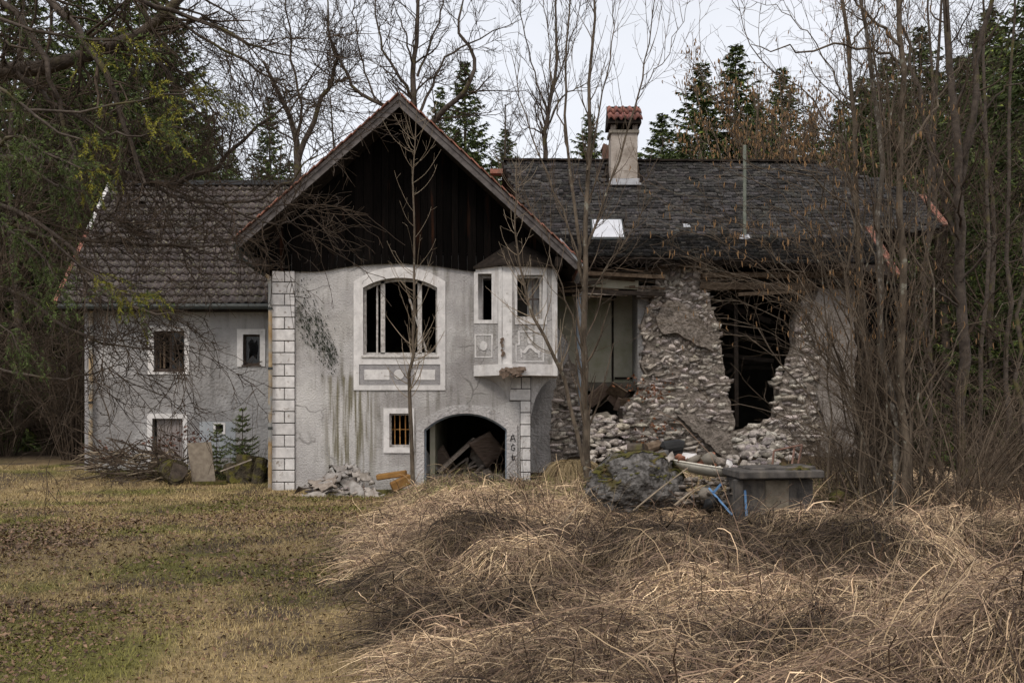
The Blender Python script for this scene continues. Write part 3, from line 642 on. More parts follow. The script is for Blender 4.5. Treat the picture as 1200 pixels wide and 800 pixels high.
# plaster skins left on the rubble walls
extr('plaster_skin', W(jag([(618, 590), (618, 379), (652, 383), (664, 400), (665, 422), (654, 440), (646, 470), (644, 520), (650, 590)], 1.5, 6, 5), Yr), [], m_plaster2, rh_, Yr - .06, .1)
extr('plaster_skin', W(jag([(962, 420), (950, 395), (950, 355), (958, 340), (1000, 342), (1002, 588), (950, 588), (958, 540), (966, 500), (956, 460)], 2.2, 6, 6), Yr), [], mat('tan_plaster', (.15, .13, .115), (.27, .245, .22), 1.6, bump=1., bscale=18, dist=.03, patch=((.10, .085, .075), 3, .5, .7)), rh_, Yr - .12, .14)
extr('plaster_skin', W(jag([(793, 486), (806, 484), (868, 515), (866, 536), (846, 536)], 1.6, 5, 7), Yr), [], m_mort, rh_, Yr - .14, .16)
extr('plaster_skin', W(jag([(768, 372), (782, 352), (800, 356), (826, 380), (836, 412), (812, 402), (790, 390), (776, 392)], 1.4, 5, 8), Yr), [], m_mort, rh_, Yr - .13, .16)
def stones(poly, parent, seed, excl=(), ycur=.0, hmin=3.6, hmax=7.2):
    r = random.Random(seed); out = []; ys = [q[1] for q in poly]; xs = [q[0] for q in poly]; y = min(ys) + 2
    while y < min(max(ys), 566):
        h = r.uniform(hmin, hmax); x = min(xs) - 4 + r.uniform(0, 6)
        while x < max(xs):
            wd = r.choice([r.uniform(5, 10), r.uniform(8, 19)]) * (1.1 if y > 430 else .8); cx = x + wd / 2; cy = y + h / 2 + r.uniform(-1.5, 1.5)
            if inside(cx, cy, poly) and not any(inside(cx, cy, e) for e in excl):
                d = r.uniform(.2, .34); q = P(cx, cy, Yr); a = r.uniform(-.13, .13)
                M = mat4((wd * sr * 1.12, 0, 0), (0, d, 0), (0, 0, h * sr * 1.25), (q.x, Yr + .115 + r.uniform(-.045, .045), q.z))
                R = np.array(Matrix.Rotation(a, 4, 'Y') @ Matrix.Rotation(r.uniform(-.2, .2), 4, 'X') @ Matrix.Rotation(r.uniform(-.2, .2), 4, 'Z')); T = M[:3, 3].copy(); M[:3, 3] = 0
                M = R @ M; M[:3, 3] = T; out.append((wd * h, M))
            x += wd * .90
        y += h * .86
    return out
allst = stones(FR_M, rh_, 11, [[(793, 486), (806, 484), (868, 515), (866, 536), (846, 536)], [(770, 372), (782, 354), (800, 358), (826, 382), (834, 410), (812, 400), (790, 388), (776, 390)]])
allst += stones([(656, 440), (668, 420), (682, 440), (694, 512), (694, 566), (650, 566), (645, 480)], rh_, 12)
allst += stones([(862, 566), (864, 505), (904, 492), (912, 460), (908, 440), (926, 425), (936, 402), (934, 380), (945, 350), (956, 350), (960, 400), (966, 430), (960, 460), (968, 500), (960, 540), (952, 566)], rh_, 13)
allst.sort(key=lambda q: -q[0]); pieces('wall_stone', STONES, [q[1] for q in allst], m_stone, rh_, 300, 'smaller_wall_stones', .27)
# low fallen wall between the fragments
r = random.Random(21); low = []
for k in range(150):
    cx, cy = r.uniform(686, 735), r.uniform(488, 548); Yq = 24.3 - (cy - 488) / 60 * .9; q = P(cx, cy, Yq); s_ = r.uniform(.10, .26)
    M = np.array(Matrix.Translation(q) @ Matrix.Rotation(r.uniform(0, 6), 4, 'Z') @ Matrix.Rotation(r.uniform(-.5, .5), 4, 'X') @ Matrix.Diagonal((s_ * r.uniform(1, 1.6), s_, s_ * .7, 1))); low.append(M)
hp = thing('rubble_heap', 'heap of fallen grey stones below the gaping hole in the ruined wall', 'rubble', (X(708, 24), 24, .5))
pieces('stone', STONES, low, m_stone, hp, 150, None, .2, 5)
MB().bar(P(690, 517, 23.9), P(724, 516, 23.9), .14, .09).build('beam', m_conc, rh_)
MB().bar(P(727, 478, 24.2), P(728, 515, 24.2), .1, .1, (0, 1, 0)).build('beam', m_darkwood, rh_)
extr('concrete_slab', W(jag([(690, 488), (712, 482), (724, 500), (722, 514), (690, 514)], 1.5, 5, 3), 24.2), [], m_conc2, rh_, 24.25, .3)
# rooms behind
x0, x1 = X(622, 24.9) + .1, X(1010, 25)
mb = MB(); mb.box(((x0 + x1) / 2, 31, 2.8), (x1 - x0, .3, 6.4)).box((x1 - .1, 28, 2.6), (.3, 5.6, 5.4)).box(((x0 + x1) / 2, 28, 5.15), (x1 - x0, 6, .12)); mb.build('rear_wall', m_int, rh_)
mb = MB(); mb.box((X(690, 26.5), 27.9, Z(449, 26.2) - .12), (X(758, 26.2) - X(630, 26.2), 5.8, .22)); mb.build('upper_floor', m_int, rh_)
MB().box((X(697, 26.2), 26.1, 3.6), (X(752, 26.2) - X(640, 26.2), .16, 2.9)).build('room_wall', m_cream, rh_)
MB().box((X(718, 26), 26.0, 3.6), (.05, .05, 2.5)).box((X(736, 26), 25.97, 2.75), (.7, .04, .05)).build('wall_batten', m_darkwood, rh_)
MB().box((X(751.5, 24.9) + .05, 26.0, Z(395, 25)), (.28, 2.2, (450 - 338) * .0213)).build('room_pier', m_plaster2, rh_)
MB().box((X(757, 24.9), 24.75, Z(343, 24.8)), (.55, .5, .28)).build('stone_bracket', m_mort, rh_)
r = random.Random(5)
for k in range(16):
    a = P(r.uniform(640, 700), r.uniform(316, 346), r.uniform(24.2, 25.2)); l = r.uniform(.8, 2.3)
    b = a + Vector((l, r.uniform(-.2, .3), r.uniform(-.09, .07) * l)); b.x = min(b.x, X(775, 24.8)); MB().bar(a, b, r.uniform(.05, .14), r.uniform(.03, .10)).build('ceiling_beam', m_wood if k % 2 else m_darkwood, rh_)
for k in range(46):
    a = P(r.uniform(640, 770), r.uniform(312, 350), r.uniform(24.1, 24.8)); l = r.uniform(.3, 1.3); b = a + Vector((l, r.uniform(-.1, .1), r.uniform(-.18, .14) * l)); b.x = min(b.x, X(778, 24.6)); MB().bar(a, b, r.uniform(.02, .05), r.uniform(.012, .03)).build('lath', m_wood if k % 3 else m_greywood, rh_)
MB().bar(P(688, 331, 24.5), P(748, 334, 24.5), .05, .22).build('lintel_board', m_cream, rh_)
MB().bar(P(690, 341, 24.35), P(735, 346, 24.5), .1, .06).build('ceiling_beam', m_wood, rh_)
for k in range(9):
    a = P(r.uniform(828, 850), r.uniform(345, 480), r.uniform(25.2, 27.5)); b = a + Vector((r.uniform(.9, 2.2), r.uniform(-.4, .4), r.uniform(-.6, .6))); MB().bar(a, b, r.uniform(.05, .12), r.uniform(.06, .14)).build('ceiling_beam', m_darkwood, rh_)
MB().bar(P(862, 345, 25.2), P(863, 500, 25.2), .10, .10, (0, 1, 0)).build('timber_post', m_darkwood, rh_)
MB().bar(P(820, 335, 24.55), P(955, 337, 24.55), .3, .17).build('lintel_beam', m_wood, rh_); MB().bar(P(822, 323, 24.4), P(1010, 322, 24.4), .3, .12).build('lintel_beam', m_wood, rh_)
MB().bar(P(865, 345, 24.5), P(950, 341, 24.5), .12, .08).build('lintel_beam', m_wood, rh_)
for k in range(7): MB().box((X(1010 + k * 9, 25), 25.1, 2.6), (.17, .05, 5.0)).build('shed_board', m_board, rh_)
for k in range(7):   # collapsed floorboards in the hole
    q = P(r.uniform(698, 742), r.uniform(458, 484), r.uniform(24.7, 25.6)); MB().box(q, (r.uniform(.4, .75), .04, r.uniform(.3, .6)), Matrix.Rotation(r.uniform(-.8, .8), 3, 'Y') @ Matrix.Rotation(r.uniform(.1, .9), 3, 'X')).build('collapsed_board', m_cabinet if k % 3 else m_wood, rh_)
pp = thing('stove_pipe', 'flaking blue grey pipe hanging in the torn corner of the ruin', 'pipe', P(680, 480, 24.3))
MB().tube([P(692, 344, 24.4), P(684, 343, 24.3), P(678, 350, 24.3), P(678, 400, 24.3), P(681, 475, 24.25)], .065, 10).build('pipe', m_bluemetal, pp)
# ---- roof
def rp(px_, py_, lift=0.):
    y = 17.69 / (.9 - (HY - py_) / F); q = P(px_, py_, y); n = Vector((0, -.669, .743)); return q + n * lift
RP = [(588, 189.5), (955, 192), (1020, 211), (1085, 232), (1107, 266), (1085, 272), (1040, 270), (1018, 270), (1052, 325), (1020, 318), (985, 312), (900, 307), (830, 305), (760, 303), (700, 302), (640, 302), (620, 260)]
def flat(poly, lift, th):
    top = [rp(a, b, lift) for a, b in poly]; bot = [rp(a, b, lift - th) for a, b in poly]; n = len(poly)
    tri = tessellate_polygon([[Vector((q.x, q.y, 0)) for q in top]]); m_ = MB()
    fs = [tuple(t) for t in tri] + [tuple(i + n for i in t)[::-1] for t in tri] + [(i, i + n, (i + 1) % n + n, (i + 1) % n) for i in range(n)]
    m_.addv(top + bot, fs); return m_
rroof = flat(RP, 0, .14).build('roof', m_darkwood, rh_)
sa = math.atan(.9); U3 = np.array([1., 0, 0]); V3 = np.array([0, math.cos(sa), math.sin(sa)]); N3 = np.array([0, -math.sin(sa), math.cos(sa)])
rg = np.random.RandomState(18); Ms = []; e0 = np.array([0, 24.0, 5.61]) - V3 * .35
def shingle(j):
    r_ = random.Random(j); t = .020; V = [(-.5, 0), (.5, 0), (.5, 1), (-.5, 1)]; mid = r_.uniform(-.1, .1)
    top = [(-.5, r_.uniform(-.1, .06), r_.uniform(.01, .045)), (mid, r_.uniform(-.10, .08), r_.uniform(.012, .04)), (.5, r_.uniform(-.1, .06), r_.uniform(.01, .045)), (.5, 1.15, 0), (-.5, 1.15, 0)]
    V = top + [(a, b + .01, c - t) for a, b, c in top[:3]]
    return np.array(V), [np.array([[0, 1, 3, 4]]), np.array([[1, 2, 3], [5, 1, 0], [5, 6, 1], [6, 7, 2], [6, 2, 1]])]
SH = [shingle(k) for k in range(10)]
v = 0.; row = 0
while v < 5.3:
    hgt = .14; x = X(585, 27.5) + rg.rand() * .3
    while x < X(1110, 25):
        wd = rg.uniform(.12, .30); c = e0 + U3 * (x + wd / 2) + V3 * (v + hgt / 2); px_, py_ = CX + c[0] * F / c[1], HY - (c[2] - CH) * F / c[1]
        if inside(px_, py_, RP) and not (707 < px_ < 752 and 195 < py_ < 217) and not (693 < px_ < 730 and 260 < py_ < 281):
            M = mat4(U3 * wd * .97, V3 * hgt * 1.25, N3, e0 + U3 * (x + wd / 2) + V3 * (v + rg.uniform(-.03, .03)) + N3 * (.02 + rg.uniform(0, .018)))
            M = M @ rotm((0, 0, 1), (rg.rand() - .5) * .09); Ms.append(M)
        x += wd
    v += hgt; row += 1
pieces('shingle', SH, Ms, m_shingle, rroof, 300, 'upper_shingles', .38, 9)
r = random.Random(31); m_ = MB()
for k in range(150):
    a = rp(r.uniform(645, 1015), 303 + r.uniform(-2, 3), r.uniform(-.1, .0)); m_.bar(a, a + Vector((r.uniform(-.3, .3), r.uniform(-.05, .05), r.uniform(-.22, -.03))), .02 + r.random() * .06, .012)
m_.build('torn_eaves', m_shingle_ if 'm_shingle_' in globals() else m_darkwood, rroof, 'stuff')
m_ = MB(); rd0, rd1 = rp(588, 189.5), rp(955, 192); m_.addv([rd0, rd1, rd1 + Vector((2.2, 3.5, -3.2)), rd0 + Vector((0, 3.8, -3.4))], [(0, 1, 2, 3)]); m_.addv([rp(955, 192), rp(1085, 232), rp(1085, 232) + Vector((.3, 4, -2)), rd1 + Vector((2.2, 3.5, -3.2))], [(0, 1, 2, 3)]); m_.build('rear_roof_slope', m_darkwood, rh_)
MB().bar(rp(1017, 268, .05), rp(1052, 325, .05), .16, .06, (0, -.67, .74)).build('verge_flashing', m_redtile, rh_); MB().bar(rp(1080, 231, .05), rp(1108, 266, .05), .16, .06, (0, -.67, .74)).build('verge_flashing', m_redtile, rh_)
MB().box(P(582, 202, 26.9), (.34, .3, .12)).build('ridge_cap', m_redtile, gh)
r = random.Random(3)
for k in range(22):
    a = rp(590 + k * 16.6, 189.6 + (k / 22) * 2, .05); b = rp(590 + (k + 1.04) * 16.6, 189.6 + (k / 22) * 2, .05 + r.uniform(-.01, .02)); MB().bar(a, b, .24, .05).build('ridge_cap', m_darkwood, rh_)
# skylight
def quadbox(pts, lift, th): return flat(pts, lift, th)
quadbox([(692, 259), (729, 259), (733, 283), (693, 283)], .07, .09).build('skylight_frame', m_gutter, rh_); quadbox([(694, 260.5), (727.5, 260.5), (731, 281), (695, 281)], .085, .02).build('skylight', m_skyl, rh_)
quadbox([(800, 264), (808, 264.5), (809, 268), (801, 268)], .05, .03).build('roof_vent', m_metal, rh_)
# vent pipe
a = rp(872, 279, .1); MB().tube([a, a + Vector((0, 0, 2.2))], .042, 8).build('vent_pipe', m_palepipe, rh_); quadbox([(867, 277), (877, 277), (879, 282), (866, 282)], .06, .03).build('pipe_flashing', m_metal, rh_)
# chimney
yc = 26.5; xc = X(731.5, yc); wch = 31 * yc / F
MB().box((xc, yc + .3, (Z(156, yc) + 7.4) / 2), (wch, .62, Z(156, yc) - 7.4)).build('chimney', mat('chimney_render', (.27, .235, .20), (.40, .36, .32), 3, bump=.8, bscale=26, dist=.02, patch=((.20, .17, .14), 5, .55, .75)), rh_)
MB().box((xc, yc + .3, Z(154.5, yc)), (wch + .09, .72, .08)).build('chimney_collar', m_conc2, rh_)
for dx in (-.29, .29):
    for dy in (.05, .55): MB().box((xc + dx, yc + dy, Z(149, yc)), (.13, .13, .26)).build('chimney_pier', m_mort, rh_)
z0c = Z(146, yc); z1c = Z(123, yc); m_ = MB(); m_.box((xc, yc + .3, z0c + .02), (wch + .18, .9, .05)); m_.build('chimney_cap', m_darkwood, rh_)
m_ = MB(); hw = (wch + .18) / 2; m_.addv([(xc + sx * hw, y, z) for sx in (-1, 1) for y, z in ((yc - .15, z0c + .04), (yc + .3, z1c - .03), (yc + .75, z0c + .04))], [(0, 1, 2), (5, 4, 3), (0, 3, 4, 1), (1, 4, 5, 2), (0, 2, 5, 3)]); m_.build('chimney_roof', m_darkwood, rh_)
tl = math.hypot(.45, z1c - .03 - z0c - .04); Vc = np.array([0, .45, z1c - z0c - .07]) / tl; Nc = np.array([0, -Vc[2], Vc[1]]); Ms = []
for row in range(2):
    for c in range(5):
        k = (2 * hw + .02) / 5 / .205; Ms.append(mat4(U3 * k, Vc * (tl / 2 / rh * .97), Nc * 1.6, np.array([xc - hw + c * .205 * k, yc - .17, z0c + .04]) + Vc * row * tl / 2 + Nc * .012))
cm = mat('chimney_tile', (.20, .085, .07), (.32, .15, .125), 9, bump=.3, attr=True, patch=((.08, .06, .06), 7, .5, .7))
pieces('chimney_tile', TI, Ms, cm, rh_, 300, None, .15, 2)
MB().tube([(xc - hw, yc + .3, z1c + .0), (xc + hw, yc + .3, z1c + .0)], .05, 6).build('chimney_ridge', m_darkwood, rh_)
MB().box((xc, yc - .04, Z(214, yc)), (wch + .10, .05, .2)).box((xc, yc - .09, Z(217, yc)), (wch + .16, .16, .05)).build('chimney_flashing', m_metal, rh_)
m_ = MB(); m_.box((X(711, 27.5), 27.7, Z(183, 27.5)), (.2, .3, .6)); m_.box((X(709.5, 27.5), 27.7, Z(171, 27.5)), (.16, .2, .16), Matrix.Rotation(.4, 3, 'Y')); m_.build('chimney_stub', mat('sooty_brick', (.10, .06, .045), (.22, .13, .10), 9), rh_)

# ================================================================ loose things
def hullobj(name, c, d, rot, mt, seed, label=None, cat=None, group=None, parent=None, sub=0):
    V, Fs = STONES[seed % 12]; M = np.array(Matrix.Translation(c) @ Matrix.Rotation(rot, 4, 'Z') @ Matrix.Rotation(rot * .7, 4, 'X') @ Matrix.Diagonal((*d, 1)))
    me = npmesh(name, V, Fs, np.ones((len(V), 3))); o = link(name, me, mt, parent); o.matrix_basis = Matrix(M.tolist())
    if label: tag(o, label, cat, group)
    return o
def sheet(name, c4, th, mt, seed, amp=.03, n=9, label=None, cat='debris', group=None, parent=None, rag=.04):
    r = np.random.RandomState(seed); a, b, c, d = [np.array(q) for q in c4]; G = np.linspace(0, 1, n); nn = np.cross(b - a, d - a); nn /= np.linalg.norm(nn)
    if abs(nn[2]) > .6: nn = nn * np.sign(nn[2])
    elif nn[1] > 0: nn = -nn
    u, v = np.meshgrid(G, G, indexing='ij'); u = u.ravel()[:, None]; v = v.ravel()[:, None]
    edge = ((u < .01) | (u > .99) | (v < .01) | (v > .99)).astype(float)
    Pp = a * (1 - u) * (1 - v) + b * u * (1 - v) + c * u * v + d * (1 - u) * v
    ph = r.rand(4) * 6; wob = (np.sin(u * 5 + ph[0]) * np.cos(v * 4 + ph[1]) + .4 * np.sin(u * 11 + v * 9 + ph[2]))
    Pp = Pp + nn * wob * amp + edge * r.normal(0, rag, Pp.shape)
    i = np.arange(n * n).reshape(n, n); q = np.stack([i[:-1, :-1], i[1:, :-1], i[1:, 1:], i[:-1, 1:]], -1).reshape(-1, 4)
    rim = np.concatenate([i[0, :], i[1:, -1], i[-1, -2::-1], i[-2:0:-1, 0]]); m = len(rim); N_ = n * n
    side = np.array([[rim[k], rim[(k + 1) % m], rim[(k + 1) % m] + N_, rim[k] + N_] for k in range(m)])
    V = np.concatenate([Pp, Pp - nn * th]); me = npmesh(name, V, [np.concatenate([q, q[:, ::-1] + N_, side])], np.ones((len(V), 3)))
    o = link(name, me, mt, parent)
    if label: tag(o, label, cat, group)
    return o
# debris inside the archway
def PL(*q): return [P(*a) for a in q]
sheet('tabletop', PL((549, 519, 23.9), (574, 506, 24.0), (592, 527, 24.4), (571, 548, 24.2)), .07, m_cabinet, 1, .004, label='brown veneered tabletop tilted high in the archway debris', cat='tabletop', rag=.006)
sheet('cabinet_carcass', PL((553, 523, 24.3), (572, 541, 24.35), (566, 553, 24.4), (550, 536, 24.4)), .3, m_greywood, 2, .004, label='pale open cabinet side under the tilted brown tabletop', cat='cabinet', rag=.008)
sheet('cupboard', PL((505, 535, 24.6), (519, 521, 24.6), (530, 540, 24.7), (516, 556, 24.6)), .05, m_cabinet, 3, .003, label='dark brown cabinet door standing behind the white triangle of board', cat='door panel', rag=.004)
sheet('white_board', PL((498, 527, 24.2), (500, 527, 24.2), (515, 552, 24.2), (498, 556, 24.1)), .03, m_white, 4, .002, label='white board corner leaning at the left jamb of the archway', cat='board', rag=.004)
sheet('white_board', PL((575, 556, 23.6), (591, 570, 23.6), (578, 575, 23.4), (566, 566, 23.5)), .04, m_white, 5, .01, label='white board lying at the foot of the archway debris, right side', cat='board', rag=.01)
sheet('dark_board', PL((548, 557, 24), (573, 548, 24.2), (582, 562, 24), (560, 570, 23.8)), .04, m_greywood, 6, .006, label='grey brown board lying flat just left of the white board in the archway', cat='board', rag=.01)
MB().bar(P(513, 553, 23.8), P(556, 514, 24.1), .12, .09).build('plank', m_greywood); tag(bpy.data.objects['plank'], 'long pale plank leaning diagonally across the archway up to the tabletop', 'plank')
r = random.Random(12)
for k, (a, b) in enumerate([((500, 566, 23.8), (558, 545, 24.2)), ((504, 572, 23.6), (552, 552, 24.1)), ((512, 563, 24), (548, 536, 24.4)), ((520, 572, 23.7), (562, 556, 24)), ((528, 560, 24), (556, 540, 24.3)), ((500, 560, 23.9), (535, 552, 24.4)), ((536, 572, 23.6), (566, 545, 24.2)), ((508, 570, 23.7), (530, 541, 24.1)), ((540, 566, 23.7), (548, 538, 24.3)), ((516, 575, 23.5), (570, 566, 23.9)), ((500, 574, 23.5), (524, 558, 23.9)), ((522, 566, 23.6), (545, 544, 24.0)), ((530, 574, 23.5), (575, 552, 23.9))]):
    o = MB().bar(P(*a), P(*b), r.uniform(.06, .13), r.uniform(.025, .05)).build('plank', m_wood if k % 2 else m_greywood); tag(o, 'broken brown plank in the loose stack at the bottom of the archway', 'plank', 'broken planks in the archway')
o = MB().box((X(545, 24.5), 24.9, .12), (1.9, 2.6, .5)).build('rubble_base', m_mort); tag(o, 'dark rubble bed under the planks in the archway', 'rubble', kind='stuff')
# rubble heap by the wall and sheets on it
hp2 = thing('rubble_heap', 'low heap of pale plaster rubble against the white wall left of the archway', 'rubble', (X(400, 22.1), 22.1, .05))
Ms = []
for k in range(190):
    t = abs(r.gauss(0, .42)); cx = 398 + (1 if r.random() < .5 else -1) * t * 62; hy = 588 - max(0, 1 - abs(cx - 400) / 62) * 33 * r.random(); Yq = 22.5 - (hy - 560) / 30 * .8
    q = P(cx, hy + 1, Yq); s_ = r.uniform(.06, .2); Ms.append(np.array(Matrix.Translation(q) @ Matrix.Rotation(r.uniform(0, 6), 4, 'Z') @ Matrix.Rotation(r.uniform(-.5, .5), 4, 'X') @ Matrix.Diagonal((s_ * r.uniform(1, 2), s_, s_ * .5, 1))))
pieces('rubble_chunk', STONES, Ms, m_rubble, hp2, 190, None, .25, 6)
sm_ = mat('grey_felt_sheet', (.20, .18, .165), (.36, .34, .32), 5, bump=.6, bscale=25, patch=((.14, .11, .09), 6, .55, .7), attr=False)
def PH(*q): return [P(398 + (a - 398) * 1.12, 590 - (590 - b) * 1.28, y) for a, b, y in q]
sheet('roofing_sheet', PH((393, 556, 22.6), (412, 556, 22.6), (427, 586, 21.8), (409, 588, 21.8)), .02, sm_, 11, .05, label='limp light grey sheet draped down the front of the rubble heap', cat='sheet')
sheet('roofing_sheet', PH((350, 580, 21.9), (388, 560, 22.4), (412, 559, 22.5), (396, 568, 22.0)), .03, sm_, 12, .03, label='long grey board sloping down the left of the rubble heap', cat='sheet')
sheet('roofing_sheet', PH((364, 572, 22.0), (398, 563, 22.2), (392, 574, 21.8), (374, 579, 21.7)), .03, m_greywood, 13, .03, label='cracked dark slab in the middle of the rubble heap', cat='slab')
sheet('roofing_sheet', PH((386, 554, 22.7), (416, 554, 22.7), (420, 560, 22.5), (395, 560, 22.5)), .03, sm_, 14, .02, label='flat pale slab on the crest of the rubble heap', cat='slab')
sheet('roofing_sheet', PH((424, 574, 21.9), (436, 577, 21.9), (445, 588, 21.6), (425, 588, 21.6)), .02, m_rubble, 15, .03, label='white plaster shard at the right foot of the rubble heap', cat='shard')
sheet('roofing_sheet', PH((410, 560, 22.3), (428, 562, 22.3), (434, 569, 22.2), (416, 568, 22.1)), .04, m_rubble, 16, .02, label='thin white slab behind the limp grey sheet', cat='slab')
sheet('roofing_sheet', PH((356, 582, 21.7), (385, 576, 21.8), (384, 588, 21.5), (362, 588, 21.5)), .03, m_rubble, 17, .03, label='brown and white board under the dark slab of the heap', cat='board')
sheet('cardboard_sheet', PL((326, 587, 21.6), (340, 578, 22.0), (358, 578, 22.0), (348, 588, 21.6)), .015, m_card, 18, .01, label='flat tan cardboard sheet on the grass at the left of the heap', cat='cardboard', rag=.01)
def cushion(name, a, b, w_, h_, label):
    o = MB().bar(P(*a), P(*b), w_, h_).build(name, m_orange, bevel=.022, smooth=False); tag(o, label, 'cushion')
cushion('cushion', (442, 559, 22.5), (476, 554, 22.5), .4, .13, 'flat mustard orange cushion lying between the heap and the young tree')
cushion('cushion', (459, 571, 22.2), (482, 560, 22.3), .3, .22, 'upright mustard orange cushion leaning at the foot of the young tree')
hullobj('stone', P(436, 566, 22.2), (.16, .14, .14), .4, m_rubble, 3, 'round white lump on the right shoulder of the rubble heap', 'stone')
# boulder
Yb = 16.5; bc = P(750, 569, Yb); bl = thing('boulder', 'large grey lichened boulder with moss on its top and right side', 'boulder', bc)
bm = bmesh.new(); bmesh.ops.create_icosphere(bm, subdivisions=5, radius=1)
from mathutils import noise as MN
for v_ in bm.verts:
    q = v_.co.copy(); n_ = MN.fractal(q * 1.3 + Vector((3, 1, 7)), 1, 2, 5) * .22 + MN.noise(q * 5) * .06 + abs(MN.noise(q * 11)) * .05
    q = q * (1 + n_); xs_ = .80 if q.x < 0 else .76; q = Vector((q.x * xs_, q.y * .6, q.z * (.56 + .1 * q.x))); v_.co = bc + q + Vector((0, .2, 0))
me = bpy.data.meshes.new('rock'); bm.to_mesh(me); rock = link('rock', me, m_rock, bl)
mv = []
bm.faces.ensure_lookup_table(); bm.normal_update(); keep = []
for f in bm.faces:
    c_ = f.calc_center_median(); t = MN.noise(c_ * 3.1) * .8 + (f.normal.z - .80) * .9 + max(0, c_.x - bc.x - .30) * 1.0 + (MN.noise(c_ * 9) * .35)
    if t > .06: keep.append(f)
ks = set(keep); bmesh.ops.delete(bm, geom=[f for f in bm.faces if f not in ks], context='FACES')
for v_ in bm.verts: v_.co += v_.normal * (.012 + .03 * abs(MN.noise(v_.co * 9)))
me = bpy.data.meshes.new('moss'); bm.to_mesh(me); bm.free(); link('moss', me, m_moss, bl)
# tub of rubble
tb = thing('bathtub', 'shallow cream enamel tub full of brick rubble behind the boulder', 'tub', P(828, 552, 16.4))
V = []; ns, nr = 28, 7; R_ = Matrix.Rotation(math.radians(9), 3, 'Y'); tc_ = P(829, 545.5, 16.5)
for side in (0, 1):
    for j in range(nr + 1):
        f = j / nr; ph = f * math.pi / 2
        for i in range(ns):
            a = 2 * math.pi * i / ns; e = (.56 - .03 * side) * math.cos(ph * .98); q = Vector((math.copysign(abs(math.cos(a)) ** .8, math.cos(a)) * e, math.sin(a) * e * .6, -math.sin(ph) * (.17 - .02 * side)))
            V.append(tc_ + R_ @ q)
Fq = []
for side in (0, 1):
    o_ = side * (nr + 1) * ns
    for j in range(nr):
        for i in range(ns):
            q = [o_ + j * ns + i, o_ + j * ns + (i + 1) % ns, o_ + (j + 1) * ns + (i + 1) % ns, o_ + (j + 1) * ns + i]; Fq.append(q if side else q[::-1])
for i in range(ns): Fq.append([i, (i + 1) % ns, (nr + 1) * ns + (i + 1) % ns, (nr + 1) * ns + i])
link('shell', npmesh('shell', [tuple(q) for q in V], np.array(Fq), smooth=True), m_enamel, tb)
rim = [V[i] + Vector((0, 0, .005)) for i in range(ns)]; MB().tube(rim + [rim[0]], .016, 6).build('rim', m_enamel, tb)
for k, (a, b, s_, mt, lb, ct) in enumerate([(812, 540, .2, m_conc2, 'dark grey stone in the left of the cream tub', 'stone'), (832, 538, .26, m_conc2, 'big grey brown lump in the middle of the cream tub', 'stone'),
        (842, 541, .2, m_mort, 'rough brown block right of the biggest lump in the tub', 'stone'), (820, 543.5, .13, m_brick, 0, 0), (828, 544.5, .12, m_brick, 0, 0), (800, 538, .12, m_brick, 0, 0), (806, 541, .11, m_brick, 0, 0), (834, 533, .10, m_brick, 0, 0), (838, 545, .10, m_brick, 0, 0), (795, 535, .10, m_brick, 0, 0), (814, 544, .1, m_brick, 0, 0),
        (850, 547, .12, m_rubble, 'pale stone at the right end of the cream tub', 'stone')]):
    hullobj('brick_chunk' if not lb else 'stone', P(a, b, 16.5 - (k % 3) * .08), (s_ * 1.3, s_, s_), k * 1.3, mt, k, lb or 'small broken red brick chunk lying in the cream tub', ct or 'brick', None if lb else 'broken red bricks in the tub')
sheet('white_board', PL((800, 530, 16.9), (816, 531, 16.9), (817, 541, 16.7), (798, 540, 16.7)), .02, m_white, 21, .01, n=4, label='white panel standing behind the black pot and tub', cat='panel', rag=.01)
sheet('white_board', PL((838, 539, 16.8), (857, 539.5, 16.8), (858, 550, 16.6), (842, 551, 16.5)), .02, m_white, 22, .01, n=4, label='white panel at the right end of the tub beside the concrete block', cat='panel', rag=.01)
sheet('white_board', PL((779, 535, 16.5), (788, 529, 16.6), (791, 537, 16.5), (784, 541, 16.4)), .02, m_rubble, 23, .01, n=4, label='small pale shard standing on the boulder top beside the tub', cat='shard', rag=.01)
pt = thing('black_pot', 'black plastic pot lying on its side behind the mossy boulder', 'pot', P(788, 534, 17)); MB().tube([P(778, 527, 17), P(779, 526, 17), P(796, 523, 17), P(800, 524, 17)], [.10, .14, .13, .12], 14).build('body', m_black, pt, smooth=False); MB().box(P(790, 534, 17), (.2, .2, .2), Matrix.Rotation(.2, 3, 'Y')).build('base', m_black, pt)
for k, (a, b, w_) in enumerate([((737, 527, 16.9), (754, 526, 16.8), .24), ((757, 526, 17), (773, 521, 17.1), .2)]):
    o = MB().tube([P(*a), P(*b)], [w_ / 2, w_ / 2.3], 10).build('rotten_log', m_barkd if k == 0 else m_wood); tag(o, ['dark rotten log stub lying left behind the boulder top', 'splintered tan wood chunk behind the boulder top'][k], 'log')
cl = thing('rubble_heap', 'low scatter of mixed stone and brick bits in the gap under the cream tub', 'rubble', P(828, 585, 16)); Ms = []
for k in range(70):
    q = P(r.uniform(795, 862), r.uniform(560, 592), r.uniform(15.7, 16.4)); s_ = r.uniform(.05, .16)
    Ms.append(np.array(Matrix.Translation(q) @ Matrix.Rotation(r.uniform(0, 6), 4, 'Z') @ Matrix.Rotation(r.uniform(-.5, .5), 4, 'X') @ Matrix.Diagonal((s_ * r.uniform(1, 2), s_, s_ * .7, 1))))
pieces('stone', STONES, Ms, m_mort, cl, 70, None, .35, 12)
